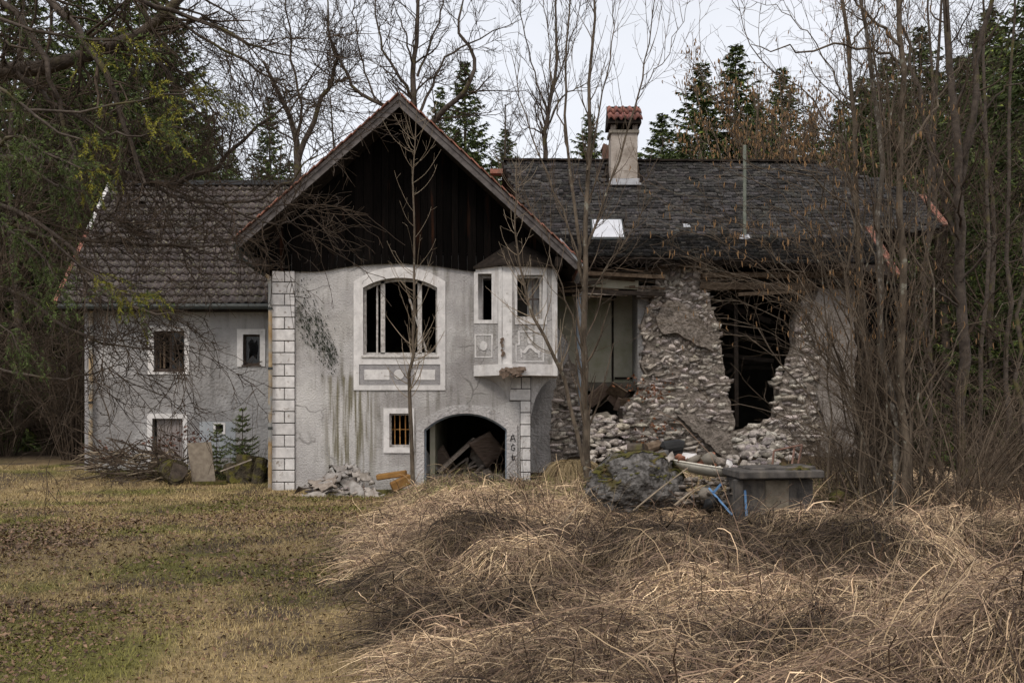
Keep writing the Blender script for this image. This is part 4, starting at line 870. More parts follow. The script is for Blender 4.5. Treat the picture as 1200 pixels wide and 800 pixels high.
# concrete block with a mossy lid
Yk = 15.2; cb = thing('concrete_cistern', 'dark stained concrete cistern with a mossy slab lid in the dry grass', 'cistern', P(907, 603, Yk))
def cpx(x0, x1, y0, y1, yf, d, mt, name, bev=.015):
    MB().box(((X(x0, yf) + X(x1, yf)) / 2, yf + d / 2, (Z(y0, yf) + Z(y1, yf)) / 2), (X(x1, yf) - X(x0, yf), d, Z(y0, yf) - Z(y1, yf))).build(name, mt, cb, bevel=bev)
cpx(866, 953, 561, 620, Yk, .9, m_conc, 'body'); cpx(897, 925, 562, 619, Yk - .02, .1, mat('streaked_concrete', (.13, .112, .085), (.22, .19, .15), 6, bump=.5, streak=((.05, .045, .04), .7, .5, .7)), 'front_panel'); cpx(862, 872, 562, 619, Yk - .04, .2, m_conc, 'side_post')
MB().box((X(907, 15.4), 15.55, Z(555, 15.2)), (X(956, 15.2) - X(858, 15.2), 1.25, .12), Matrix.Rotation(-.012, 3, 'Y')).build('lid', m_conc, cb, bevel=.018)
MB().box((X(915, 15.4), 15.7, Z(549.5, 15.3)), (1.0, .9, .07), Matrix.Rotation(-.03, 3, 'Y')).build('upper_lid', m_conc, cb, bevel=.015)
sheet('moss', PL((915, 543.5, 15.95), (948, 543, 15.95), (952, 549.5, 15.05), (925, 549.5, 15.1)), .03, m_moss, 25, .02, parent=cb, rag=.03)
o = MB().bar(P(831, 572, 15.6), P(858, 603, 15.2), .03, .04, (0, 1, 0)).build('blue_strap', m_blue); tag(o, 'blue plastic lath lying slanted left of the concrete cistern', 'lath')
o = MB().bar(P(836, 577, 15.5), P(845, 567, 15.6), .03, .03, (0, 1, 0)).build('blue_strap', m_blue); tag(o, 'short blue end sticking up above the long blue lath', 'lath')
o = MB().bar(P(873, 574, 15.1), P(875, 606, 15.1), .03, .03, (0, 1, 0)).build('blue_strap', m_blue); tag(o, 'upright blue lath against the left front of the cistern', 'lath')
hullobj('stone', P(826, 578, 15.9), (.42, .25, .24), .3, m_conc2, 4, 'flat grey stone between the boulder and the blue lath', 'stone')
hullobj('plastic_bag', P(836, 592, 15.5), (.34, .22, .3), .8, m_black, 7, 'crumpled black plastic bag under the blue lath', 'bag')
fr = thing('metal_frame', 'rusty bent metal chair frame on the white stones behind the cistern', 'frame', P(922, 540, 18)); 
for a, b in (((905, 548, 18), (907, 528, 18)), ((907, 528, 18), (940, 521, 18)), ((940, 521, 18), (935, 545, 18)), ((928, 546, 18), (931, 524, 18.3))): MB().tube([P(*a), P(*b)], .02, 6).build('tube', mat('rusty_pink', (.22, .12, .09), (.30, .19, .15), 8) if 'rusty_pink' not in MATS else MATS['rusty_pink'], fr)
hp3 = thing('rubble_heap', 'heap of big white stones spilling from the right hole of the ruin', 'rubble', (X(895, 23.6), 23.6, .5)); Ms = []
for k in range(210):
    cx = r.gauss(893, 20); cy = r.uniform(503, 556) + abs(cx - 893) * .35; Yq = 24.2 - (cy - 500) / 50 * 1.5; q = P(cx, cy, Yq); s_ = r.uniform(.10, .26)
    Ms.append(np.array(Matrix.Translation(q) @ Matrix.Rotation(r.uniform(0, 6), 4, 'Z') @ Matrix.Rotation(r.uniform(-.5, .5), 4, 'X') @ Matrix.Diagonal((s_ * 1.2, s_, s_ * .8, 1))))
pieces('stone', STONES, Ms, mat('whitish_stone', (.17, .152, .138), (.43, .39, .35), 9, bump=.8, bscale=30, attr=True), hp3, 210, None, .2, 8)
# left side junk
bp = thing('brush_pile', 'pile of dry brown sticks and branches against the grey wing', 'brush pile', (X(150, 24.2), 24.2, .2))
for k in range(230):
    a = P(r.uniform(112, 215), r.uniform(528, 565), r.uniform(23.6, 24.6)); an = r.gauss(2.75, .5) if r.random() < .7 else r.uniform(0, 3.1); l = r.uniform(.35, 1.25)
    b = a + Vector((math.cos(an) * l, r.uniform(-.2, .2), abs(math.sin(an)) * l * .75 * (1 if k % 2 else -.3))); mid = (a + b) / 2 + Vector((0, 0, r.uniform(-.1, .14)))
    w_ = r.uniform(.009, .026); MB().tube([a, a.lerp(mid, .9), b], [w_, w_ * .8, w_ * .45], 5).build('stick', m_twigp if k % 4 == 0 else (m_twigd if k % 2 else m_bark), bp)
lg = thing('mossy_log', 'rotten mossy log with a dark hollow end in front of the grey wing', 'log', P(198, 560, 23.9))
def logm(c0, c1, r0, seed, mt, parent, name, nr=10):
    rr_ = random.Random(seed); c0 = Vector(c0); c1 = Vector(c1); m_ = MB(); k = 14; ax = (c1 - c0); L_ = ax.length; ax.normalize(); x_ = ax.cross(Vector((0, 0, 1))).normalized(); y_ = x_.cross(ax)
    prof_ = [rr_.uniform(.85, 1.12) for _ in range(k)]
    for i in range(nr + 1):
        for j in range(k):
            a = 2 * math.pi * j / k; rr2 = r0 * prof_[j] * rr_.uniform(.93, 1.07); m_.v.append(tuple(c0 + ax * L_ * i / nr + (x_ * math.cos(a) + y_ * math.sin(a)) * rr2))
    for i in range(nr):
        for j in range(k): m_.f.append((i * k + j, i * k + (j + 1) % k, (i + 1) * k + (j + 1) % k, (i + 1) * k + j))
    m_.f.append(tuple(range(k))[::-1]); m_.f.append(tuple(nr * k + j for j in range(k))); return m_.build(name, mt, parent)
logm(P(206, 553, 23.5), P(188, 549, 24.9), .30, 1, m_mossbark, lg, 'log_body'); logm(P(206.2, 553, 23.48), P(206, 553, 23.56), .23, 2, m_barkd, lg, 'cut_end', 1)
st = thing('mossy_stump', 'mossy broken stump beside the small spruce at the wing corner', 'stump', P(290, 566, 23.9)); logm(P(287, 571, 24), P(292, 534, 24.1), .33, 3, m_mossbark, st, 'stump_body'); logm(P(276, 568, 23.8), P(270, 545, 24), .16, 4, m_mossbark, st, 'root_flare', 4); logm(P(302, 568, 23.8), P(307, 538, 24), .15, 5, m_mossbark, st, 'root_flare', 4)
o = extr('leaning_board', W([(219, 519), (247, 517.5), (252.5, 564), (225, 564)], 23.75), [], m_card, None, 23.75, .03); o.data.materials[0] = mat('weathered_board', (.17, .14, .11), (.27, .23, .18), 8, bump=.4); tag(o, 'weathered rectangular board standing in front of the mossy log', 'board')
o = MB().bar(P(258, 552, 23.6), P(295, 538, 23.7), .03, .03).build('pole', m_greywood); tag(o, 'thin pale pole leaning over the mossy stump', 'pole')
o = MB().bar(P(226, 566, 23.6), P(266, 565, 23.6), .18, .07).build('mossy_plank', m_moss); tag(o, 'yellow green mossy plank lying at the foot of the leaning board', 'plank')
hullobj('stone', P(315, 553, 24.2), (.3, .3, .26), .5, m_conc, 5, 'dark block at the corner between the two houses', 'stone')
hullobj('stone', P(979, 583, 15.5), (.25, .25, .28), .5, m_moss, 6, 'mossy stone right of the cistern under the hazel', 'stone')
# ================================================================ plants
RG = np.random.RandomState(77)
def cat(ctrl, K):
    c = np.array(ctrl, float); t = np.linspace(0, len(c) - 1, K); c = np.vstack([2 * c[0] - c[1], c, 2 * c[-1] - c[-2]])
    i = np.minimum(t.astype(int), len(c) - 4); u = (t - i)[:, None]; a, b, d, e = c[i], c[i + 1], c[i + 2], c[i + 3]
    return .5 * (2 * b + (d - a) * u + (2 * a - 5 * b + 4 * d - e) * u ** 2 + (3 * b - a - 3 * d + e) * u ** 3)
def nrm(v): return v / np.maximum(np.linalg.norm(v, axis=-1, keepdims=True), 1e-9)
def plen(P_): return np.linalg.norm(np.diff(P_, axis=1), axis=2).sum(1)
def grow(P_, R, dens, lmin, lmax, ang, K, curl, up, rr, tr=(.12, 1.), rmin=.002, tap=.5, rg=None, angj=.25):
    rg = rg or RG; Ls = plen(P_); cnt = rg.poisson(np.maximum(Ls * dens, .01)); idx = np.repeat(np.arange(len(P_)), cnt); M = len(idx); k0 = P_.shape[1]
    if M == 0: return np.zeros((0, K, 3)), np.zeros((0, K))
    t = rg.uniform(tr[0], tr[1], M); f = t * (k0 - 1); i = np.minimum(f.astype(int), k0 - 2); u = (f - i)[:, None]
    pos = P_[idx, i] * (1 - u) + P_[idx, i + 1] * u; tan = nrm(P_[idx, i + 1] - P_[idx, i]); rad = R[idx, i] * (1 - u[:, 0]) + R[idx, i + 1] * u[:, 0]
    perp = nrm(np.cross(tan, rg.normal(size=(M, 3)))); a = (ang * (1 + angj * rg.normal(size=M)))[:, None]; d = np.cos(a) * tan + np.sin(a) * perp
    Lc = rg.uniform(lmin, lmax, M) * (1 - tap * t); st = (Lc / (K - 1))[:, None]; pts = [pos]
    for k in range(K - 1):
        d = nrm(d + curl * rg.normal(size=(M, 3)) + np.array([[0, 0, up]])); pos = pos + d * st; pts.append(pos)
    R0 = np.maximum(rad * rr * rg.uniform(.7, 1.1, M), rmin); Rc = R0[:, None] * np.linspace(1, .3, K)[None]
    return np.stack(pts, 1), np.maximum(Rc, rmin * .6)
def tubes(P_, R, n=3):
    N, K, _ = P_.shape
    if N == 0: return np.zeros((0, 3)), np.zeros((0, 4), int)
    T = np.empty_like(P_); T[:, 1:-1] = P_[:, 2:] - P_[:, :-2]; T[:, 0] = P_[:, 1] - P_[:, 0]; T[:, -1] = P_[:, -1] - P_[:, -2]; T = nrm(T)
    x = np.empty_like(P_); x[:, 0] = nrm(np.cross(T[:, 0], RG.normal(size=(N, 3))))
    for k in range(1, K): x[:, k] = nrm(x[:, k - 1] - (x[:, k - 1] * T[:, k]).sum(1, keepdims=True) * T[:, k])
    y = np.cross(T, x)
    a = np.arange(n) * 2 * np.pi / n; V = P_[:, :, None] + (x[:, :, None] * np.cos(a)[None, None, :, None] + y[:, :, None] * np.sin(a)[None, None, :, None]) * R[:, :, None, None]
    b = (np.arange(N) * K * n)[:, None, None] + (np.arange(K - 1) * n)[None, :, None] + np.arange(n)[None, None]; b2 = b - np.arange(n) + (np.arange(n) + 1) % n
    Fq = np.stack([b, b2, b2 + n, b + n], -1).reshape(-1, 4); return V.reshape(-1, 3), Fq
def tubemesh(name, sets):
    Vs = []; Fs = []; n = 0
    for P_, R, s_ in sets:
        v, f = tubes(P_, R, s_); Vs.append(v); Fs.append(f + n); n += len(v)
    return npmesh(name, np.concatenate(Vs), np.concatenate(Fs), smooth=True)
def limbs_px(limbs, K=14, jit=.03):
    out = []; rs = []
    for pts, r0, r1 in limbs:
        c = cat([tuple(P(*q)) for q in pts], K); c[1:-1] += RG.normal(0, jit, (K - 2, 3)) * np.array([1, 2.5, .6]); out.append(c); rs.append(np.linspace(1, 0, K) ** .8 * (r0 - r1) + r1)
    return np.stack(out), np.stack(rs)
def hero(name, label, cat_, limbs, levels, tm, bm_, group=None, K=14, jit=.03, sides=8, twm=None, parts=None, rs_=1.):
    Pl, Rl = limbs_px(limbs, K, jit); Rl = Rl * rs_; base = Pl[0, 0]; root = thing(name, label, cat_, tuple(base), group)
    link('trunk', tubemesh('trunk', [(Pl[:1], Rl[:1], sides + 2)]), tm, root)
    for i in range(1, len(Pl)): link(parts or 'limb', tubemesh('limb', [(Pl[i:i + 1], Rl[i:i + 1], sides)]), tm, root)
    cur = (Pl, Rl); sets = []; prev = []
    for lv in levels:
        src = lv.pop('src', None); srcs = cur if src is None else src; q = grow(*srcs, **lv); cur = q; sets.append((q[0], q[1], 4 if len(sets) == 0 else 3))
    if sets: link('crown', tubemesh('crown', sets), bm_, root)
    return root, sets
def lv(dens, lmin, lmax, ang=.8, K=5, curl=.16, up=.06, rr=.5, **k): return dict(dens=dens, lmin=lmin, lmax=lmax, ang=ang, K=K, curl=curl, up=up, rr=rr, **k)

# young tree before the white wall
hero('sapling', 'slender young tree with bare arching twigs before the big arched window', 'tree', [
    ([(484, 576, 21.8), (481, 500, 21.8), (481, 450, 21.7), (483, 405, 21.7), (488, 330, 21.7), (486, 220, 21.7), (488, 128, 21.7)], .07, .010)],
    [lv(8.5, .8, 1.5, 1.15, 9, .05, .15, .34, tr=(.26, .97), rmin=.006, tap=.3, angj=.12), lv(2.6, .08, .35, .8, 4, .12, .08, .6, rmin=.0042)], m_bark, m_twigp, rs_=.72)
hero('sapling', 'thin leafless sapling leaning in front of the corner oriel', 'tree', [
    ([(684, 545, 19.6), (668, 470, 19.6), (648, 410, 19.6), (622, 365, 19.6), (608, 315, 19.6), (604, 235, 19.6), (606, 190, 19.6)], .06, .008)],
    [lv(7., .6, 1.3, 1.1, 9, .06, .14, .36, tr=(.25, .98), rmin=.006, tap=.3, angj=.15), lv(3, .08, .35, .8, 4, .12, .08, .6, rmin=.0042)], m_bark, m_twigp, rs_=.75)
hero('bare_tree', 'tall bare tree with several upright stems in front of the ruined roof', 'tree', [
    ([(690, 570, 20), (688, 490, 20), (684, 420, 20), (683, 340, 20), (686, 230, 20), (691, 110, 20), (694, -60, 20)], .155, .03),
    ([(684, 335, 20), (674, 260, 19.8), (665, 150, 19.8), (664, 60, 19.7), (670, -60, 19.6)], .07, .018),
    ([(685, 300, 20), (704, 250, 20.2), (726, 180, 20.3), (750, 100, 20.4), (762, 40, 20.4), (768, -50, 20.4)], .055, .01),
    ([(684, 320, 20), (655, 240, 20.3), (628, 170, 20.4), (608, 100, 20.5), (596, 50, 20.5)], .04, .006),
    ([(682, 410, 20), (655, 330, 19.6), (640, 280, 19.5), (620, 240, 19.5)], .03, .006),
    ([(686, 355, 20), (712, 310, 19.7), (745, 265, 19.6), (752, 215, 19.6)], .03, .006),
    ([(688, 200, 20), (705, 120, 20), (718, 40, 20.1), (728, -40, 20.1)], .035, .008),
    ([(667, 180, 19.8), (650, 110, 20), (640, 30, 20.1), (636, -40, 20)], .03, .007),
    ([(752, 105, 20.4), (776, 70, 20.3), (800, 25, 20.3), (812, -20, 20.3)], .02, .005)],
    [lv(3.6, .5, 2.1, .62, 7, .08, .22, .4, tr=(.12, 1), rmin=.007, tap=.3), lv(3.6, .2, .7, .7, 4, .12, .16, .5, rmin=.0048)], m_bark, m_twig, rs_=.56)
hero('bare_tree', 'bare forked tree with broken tops behind the left roof', 'tree', [
    ([(352, 330, 34), (349, 210, 34), (348, 186, 34), (345, 160, 34), (335, 128, 34), (322, 100, 34), (309, 72, 34)], .24, .06),
    ([(349, 190, 34), (360, 160, 34), (374, 125, 34), (388, 95, 34), (393, 66, 34), (382, 38, 34)], .17, .05),
    ([(347, 180, 34), (352, 120, 34), (340, 60, 34), (335, 0, 34), (333, -50, 34)], .09, .02), ([(340, 130, 34), (375, 70, 33), (400, 20, 33)], .05, .012), ([(345, 165, 34), (310, 140, 33.5), (280, 80, 33), (262, 40, 33)], .05, .012)],
    [lv(2.8, .8, 2.8, .9, 6, .16, .12, .4, rmin=.013, tr=(.3, 1)), lv(4.4, .4, 1.5, .8, 5, .18, .08, .5, rmin=.011), lv(4, .25, .8, .7, 4, .18, .06, .5, rmin=.009)], m_barkd, m_twigd, rs_=.62)
hero('bare_tree', 'large bare spreading tree behind the gable peak with mossy limbs', 'tree', [
    ([(492, 330, 33), (489, 190, 33), (488, 145, 33), (484, 90, 33), (488, 40, 33), (492, -60, 33)], .24, .06),
    ([(488, 160, 33), (520, 132, 32.5), (546, 105, 32), (556, 72, 32), (538, 35, 32), (545, -10, 32)], .17, .03),
    ([(488, 150, 33), (455, 128, 33), (420, 108, 33), (404, 80, 33), (388, 50, 33), (380, -30, 33)], .13, .03),
    ([(488, 140, 33), (506, 98, 33.5), (528, 65, 34), (560, 45, 34), (612, 22, 34)], .09, .015),
    ([(486, 120, 33), (462, 80, 33), (444, 40, 33), (440, -40, 33)], .10, .02), ([(485, 100, 33), (478, 50, 32.5), (460, 0, 32)], .07, .02),
    ([(489, 90, 33), (512, 30, 33), (530, -30, 33)], .07, .02), ([(410, 90, 33), (395, 95, 33), (365, 70, 32), (350, 40, 32)], .05, .01), ([(440, 118, 33), (425, 70, 33.6), (415, 20, 34), (418, -30, 34)], .06, .015)],
    [lv(2.6, .8, 3.2, .85, 7, .18, .10, .42, rmin=.013), lv(3.8, .4, 1.6, .8, 5, .18, .08, .5, rmin=.011), lv(4, .2, .8, .7, 4, .18, .06, .5, rmin=.009)], m_barkd, m_twigd, rs_=.62)
hero('bare_tree', 'slim bare tree behind the ridge between the gable and the chimney', 'tree', [
    ([(641, 330, 34), (638, 190, 34), (640, 140, 34), (650, 95, 34), (652, 40, 34), (648, -30, 34)], .16, .03), ([(640, 150, 34), (655, 118, 34), (672, 105, 34), (690, 98, 34)], .06, .015),
    ([(640, 160, 34), (620, 150, 34), (600, 158, 34)], .05, .012), ([(642, 130, 34), (625, 80, 34), (612, 20, 34), (608, -20, 34)], .05, .012), ([(650, 100, 34), (668, 50, 34), (680, 0, 34)], .05, .012)],
    [lv(3., .6, 2.4, .7, 6, .14, .20, .4, rmin=.012), lv(4.2, .3, 1.3, .6, 5, .14, .18, .5, rmin=.010), lv(3, .2, .6, .6, 4, .16, .12, .5, rmin=.008)], m_barkd, m_twigd, rs_=.62)
# overhanging tree on the left
hero('overhanging_tree', 'old bare tree reaching in from the left with dense tangled dark branches', 'tree', [
    ([(-230, 640, 10), (-215, 300, 10), (-170, 60, 10), (-130, -120, 10)], .26, .12),
    ([(-165, 85, 10), (-80, 70, 9.8), (20, 82, 9.5), (70, 72, 9.3), (120, 60, 9.2), (190, 20, 9), (240, -40, 9)], .12, .03),
    ([(-165, 30, 10), (-60, -40, 9.6), (30, -20, 9.2), (75, 20, 9.1), (110, 60, 9.0), (135, 110, 9), (150, 160, 9), (170, 215, 9)], .06, .015),
    ([(-180, 170, 10), (-60, 178, 10), (60, 190, 9.8), (140, 200, 9.6), (175, 214, 9.6), (215, 210, 9.6), (262, 186, 9.6), (300, 150, 9.6), (345, 112, 9.6)], .055, .008),
    ([(60, -60, 8.5), (130, -10, 8.6), (200, 12, 8.8), (260, 35, 9), (300, 55, 9), (345, 66, 9)], .035, .006),
    ([(150, -30, 8.8), (210, 25, 9), (270, 60, 9.2), (320, 95, 9.3), (360, 118, 9.4)], .022, .005),
    ([(-200, 290, 10), (-60, 262, 9.6), (20, 268, 9.4), (100, 282, 9.3), (170, 286, 9.3), (245, 288, 9.3)], .045, .008),
    ([(-200, 330, 10), (-60, 325, 9.8), (20, 345, 9.6), (80, 385, 9.5), (130, 403, 9.4), (190, 408, 9.4)], .035, .005),
    ([(-190, 220, 10), (-40, 230, 9.2), (60, 270, 9), (110, 330, 8.8), (160, 360, 8.8), (215, 372, 8.8)], .035, .005),
    ([(120, 60, 9.2), (160, 50, 9.3), (200, 90, 9.4), (220, 120, 9.4), (260, 150, 9.5)], .03, .006),
    ([(170, 212, 9.6), (230, 235, 9.4), (300, 232, 9.2), (350, 205, 9.2), (372, 175, 9.2)], .022, .005),
    ([(215, 210, 9.6), (270, 245, 9.5), (320, 262, 9.4), (362, 248, 9.4)], .016, .004),
    ([(-200, 420, 10), (-60, 420, 9.6), (30, 440, 9.4), (90, 442, 9.4), (150, 425, 9.4)], .025, .004),
    ([(20, 82, 9.5), (60, 120, 9.5), (100, 140, 9.5), (140, 175, 9.5), (165, 210, 9.5)], .03, .006),
    ([(-60, -30, 9), (20, 20, 9), (60, 90, 9), (75, 160, 9), (100, 230, 9), (150, 270, 9)], .04, .006)],
    [lv(7.6, .4, 1.8, .85, 7, .20, -.05, .38, rmin=.0055, tap=.3), lv(7.4, .2, .9, .75, 5, .24, -.02, .5, rmin=.0042), lv(5.6, .08, .34, .75, 4, .22, .02, .6, rmin=.0032)], m_barkd, m_twigd, jit=.016, K=18, rs_=.82)

# spruces ---------------------------------------------------------------
def spruce(seed, h, wd=.17, dens=1., light=1., nw=None, bare=.10, fine=1.):
    r = np.random.RandomState(seed); nwh = nw or int(h * 4.4); Pb = []; 
    for k in range(nwh):
        t = bare + (1 - bare) * (k + r.rand() * .8) / nwh; L_ = h * wd * (1 - t) ** .98 * r.uniform(.55, 1.25) + .10; nb = r.randint(5, 8); a0 = r.rand() * 6
        for b in range(nb):
            a = a0 + b * 6.283 / nb + r.normal(0, .2); l = L_ * r.uniform(.6, 1.2); dz = -.25 + .55 * t; s_ = np.linspace(0, 1, 5); 
            Pb.append(np.stack([np.cos(a) * l * s_, np.sin(a) * l * s_, t * h + l * (dz * s_ - .22 * np.sin(s_ * 3.1) * (1 - t) + .16 * s_ ** 2)], 1))
    Pb = np.stack(Pb); Lb = plen(Pb); cnt = r.poisson(Lb * 34 * dens + 6); idx = np.repeat(np.arange(len(Pb)), cnt); M = len(idx)
    t = r.uniform(.12, 1, M) ** .8; f = t * 4; i = np.minimum(f.astype(int), 3); u = (f - i)[:, None]; pos = Pb[idx, i] * (1 - u) + Pb[idx, i + 1] * u; tan = nrm(Pb[idx, i + 1] - Pb[idx, i])
    side = nrm(np.cross(tan, [[0, 0, 1]])) * r.choice([-1, 1], M)[:, None]; d = nrm(tan * r.uniform(.3, 1.1, (M, 1)) + side * r.uniform(.2, 1, (M, 1)) + np.stack([r.normal(0, .15, M), r.normal(0, .15, M), r.uniform(-1.1, .05, M)], 1))
    tl = (.11 + .13 * Lb[idx] ** .6 * (1 - .5 * t)) * r.uniform(.6, 1.3, M) * fine; w_ = fine * nrm(np.cross(d, r.normal(size=(M, 3)))) * (.014 + .019 * r.rand(M))[:, None] * (.6 + h / 28)
    p1 = pos + d * (tl * .5)[:, None] + np.stack([r.normal(0, .02, M)] * 3, 1); p2 = pos + d * tl[:, None]; p2[:, 2] -= tl * .22
    V = np.stack([pos - w_ * .5, pos + w_ * .5, p1 + w_, p1 - w_, p2], 1).reshape(-1, 3); b = np.arange(M)[:, None] * 5
    c = np.array([.066, .088, .030]) * light; cc = c[None] * r.uniform(.45, 1.7, (M, 1)) * np.array([1, 1, 1]); yel = (r.rand(M, 1) < .12); cc = np.where(yel, cc * np.array([1.7, 1.5, .9]), cc); col = np.repeat(cc, 5, 0)
    col.reshape(M, 5, 3)[:, 4] *= 1.35
    crown = npmesh('crown', V, [np.concatenate([b + 0, b + 1, b + 2, b + 3], 1), np.concatenate([b + 3, b + 2, b + 4], 1)], col)
    tr = np.stack([np.zeros(8), np.zeros(8), np.linspace(-1, h * .985, 8)], 1)[None]; Rt = np.linspace(h * .013, .01, 8)[None]
    tm = tubemesh('trunk', [(tr, Rt, 8), (Pb, np.repeat(np.linspace(.022, .006, 5)[None], len(Pb), 0), 3)]); tm.materials.append(m_barkd); crown.materials.append(m_green); return tm, crown
SPR = [spruce(1, 20, .25, bare=.05), spruce(2, 22, .27, .9, 1.1, bare=.05), spruce(3, 18, .24, 1.0, .95, bare=.05), spruce(4, 20, .32, .9, 1.1, bare=.03)]
def put(pair, name, label, catg, loc, sc, group, rz, names=('trunk', 'crown')):
    o = thing(name, label, catg, loc, group); o.rotation_euler = (0, 0, rz); o.scale = sc if isinstance(sc, tuple) else (sc,) * 3
    for me, nm in zip(pair, names):
        c = bpy.data.objects.new(nm, me); C.objects.link(c); c.parent = o
    return o
def spr_px(px_, top, Y, kind, label, group=None, wx=1.):
    x = X(px_, Y); g = tz(x, Y); h = Z(top, Y) - g; h0 = (20, 22, 18, 20)[kind]; s_ = h / h0
    return put(SPR[kind], 'spruce_tree', label, 'tree', (x, Y, g - .2), (s_ * wx, s_ * wx, s_), group, RG.rand() * 6)
for a in [(822, 68, 48, 0, 'dark spruce with full crown behind the roof right of the chimney', None, 1.2), (862, 46, 48, 2, 'tallest pointed spruce just left of the catkin twigs behind the ridge', None, 1.1), (917, 74, 50, 1, 'spruce half veiled by orange catkins behind the ridge', None, 1.05),
          (776, 128, 56, 2, 'small spruce beside the chimney behind the ridge', None, 1.2), (690, 128, 52, 0, 'spruce hidden behind the stems left of the chimney', None, 1.), (592, 146, 54, 3, 'small spruce top right of the gable ridge', None, .9),
          (545, 66, 46, 2, 'loose yellow green spruce behind the right slope of the gable', None, .95), (516, 96, 50, 0, 'dark spruce directly behind the gable peak limbs', None, .8), (316, 108, 54, 2, 'narrow spruce behind the forked bare tree', None, .8),
          (1010, 84, 44, 1, 'spruce behind the roof end left of the thick leaning trunk', None, 1.), (1078, 24, 40, 0, 'tall spruce behind the double trunk on the right', None, 1.05), (1160, 2, 36, 3, 'broad hanging spruce right of the big trunk', None, 1.0),
          (952, 134, 54, 2, 'low spruce top in the gap above the roof end', None, .9), (1125, 60, 44, 2, 'spruce directly behind the big right trunk', None, 1.1), (1210, -60, 30, 3, 'nearest broad green spruce at the right edge', None, 1.),
          (1185, 240, 26, 3, 'low bright green spruce at the right edge under the tall ones', None, 1.2), (1045, 130, 40, 1, 'spruce behind the hipped roof corner', None, 1.1), (1100, 180, 33, 3, 'mid height spruce behind the red verge corner', None, 1.1),
          (1040, 62, 50, 1, 'tall spruce between the two right tree trunks far back', None, 1.2), (1150, 30, 50, 0, 'far tall spruce right of the double trunk', None, 1.3), (985, 112, 52, 0, 'far spruce left of the speckled tree', None, 1.1), (1095, 78, 54, 3, 'far spruce filling the gap left of the thickest trunk', None, 1.2),
          (1240, -20, 44, 1, 'far tall spruce outside the right edge', None, 1.2), (885, 104, 60, 3, 'lower spruce between the two pointed ones behind the ridge', None, 1.1), (800, 150, 62, 0, 'low distant spruce left of the roof pole', None, 1.2)]:
    spr_px(*a[:6], a[6] * 1.42)
for a in [(195, -70, 40, 0, 'tall spruce whose right edge stands against the sky left of centre', None, .9), (150, -110, 38, 3, 'very tall dense spruce above the left roof', None, 1.), (95, -60, 42, 1, 'tall spruce above the left verge of the tiled roof', None, 1.1), (25, -90, 38, 0, 'tall spruce at the far left edge', None, 1.2),
          (240, 120, 46, 2, 'lower spruce at the right of the left group', None, .9), (60, 40, 50, 3, 'shaded spruce deep in the left group', None, 1.2), (140, 30, 52, 1, 'spruce filling the gap between the tall left ones', None, 1.3)]:
    spr_px(*a)
rg = np.random.RandomState(5)
for k in range(74):
    px_ = -320 + k * 27 + rg.uniform(-14, 14); Y = rg.uniform(62, 95); top = rg.uniform(168, 215) if 280 < px_ < 1000 else rg.uniform(60, 200)
    spr_px(px_, top, Y, rg.randint(4), 'distant dark spruce in the wood behind the houses', 'spruces of the wood behind the houses', rg.uniform(1., 1.4))
for k in range(22):
    px_ = -120 + k * 12 if k < 14 else 1040 + (k - 14) * 26; Y = rg.uniform(40, 56)
    if 100 < px_ < 1000: continue
    spr_px(px_, rg.uniform(150, 330), Y, rg.randint(4), 'shaded understorey spruce deep in the wood beside the houses', 'understorey spruces', rg.uniform(1., 1.5))
# small spruces by the wing
sp1 = spruce(9, 1.6, .36, 4.5, 1.3, nw=12, bare=.05, fine=.36)
o = put(sp1, 'spruce_sapling', 'small dark green spruce sapling standing behind the mossy stump', 'young spruce', (X(284, 24.3), 24.3, tz(X(284, 24.3), 24.3) + .1), (.95, .95, 1.0), None, 0)
o = put(sp1, 'spruce_sapling', 'smaller spruce sapling between the leaning board and the stump', 'young spruce', (X(254, 24.4), 24.4, tz(X(254, 24.4), 24.4) + .1), (.7, .7, .75), None, 2)
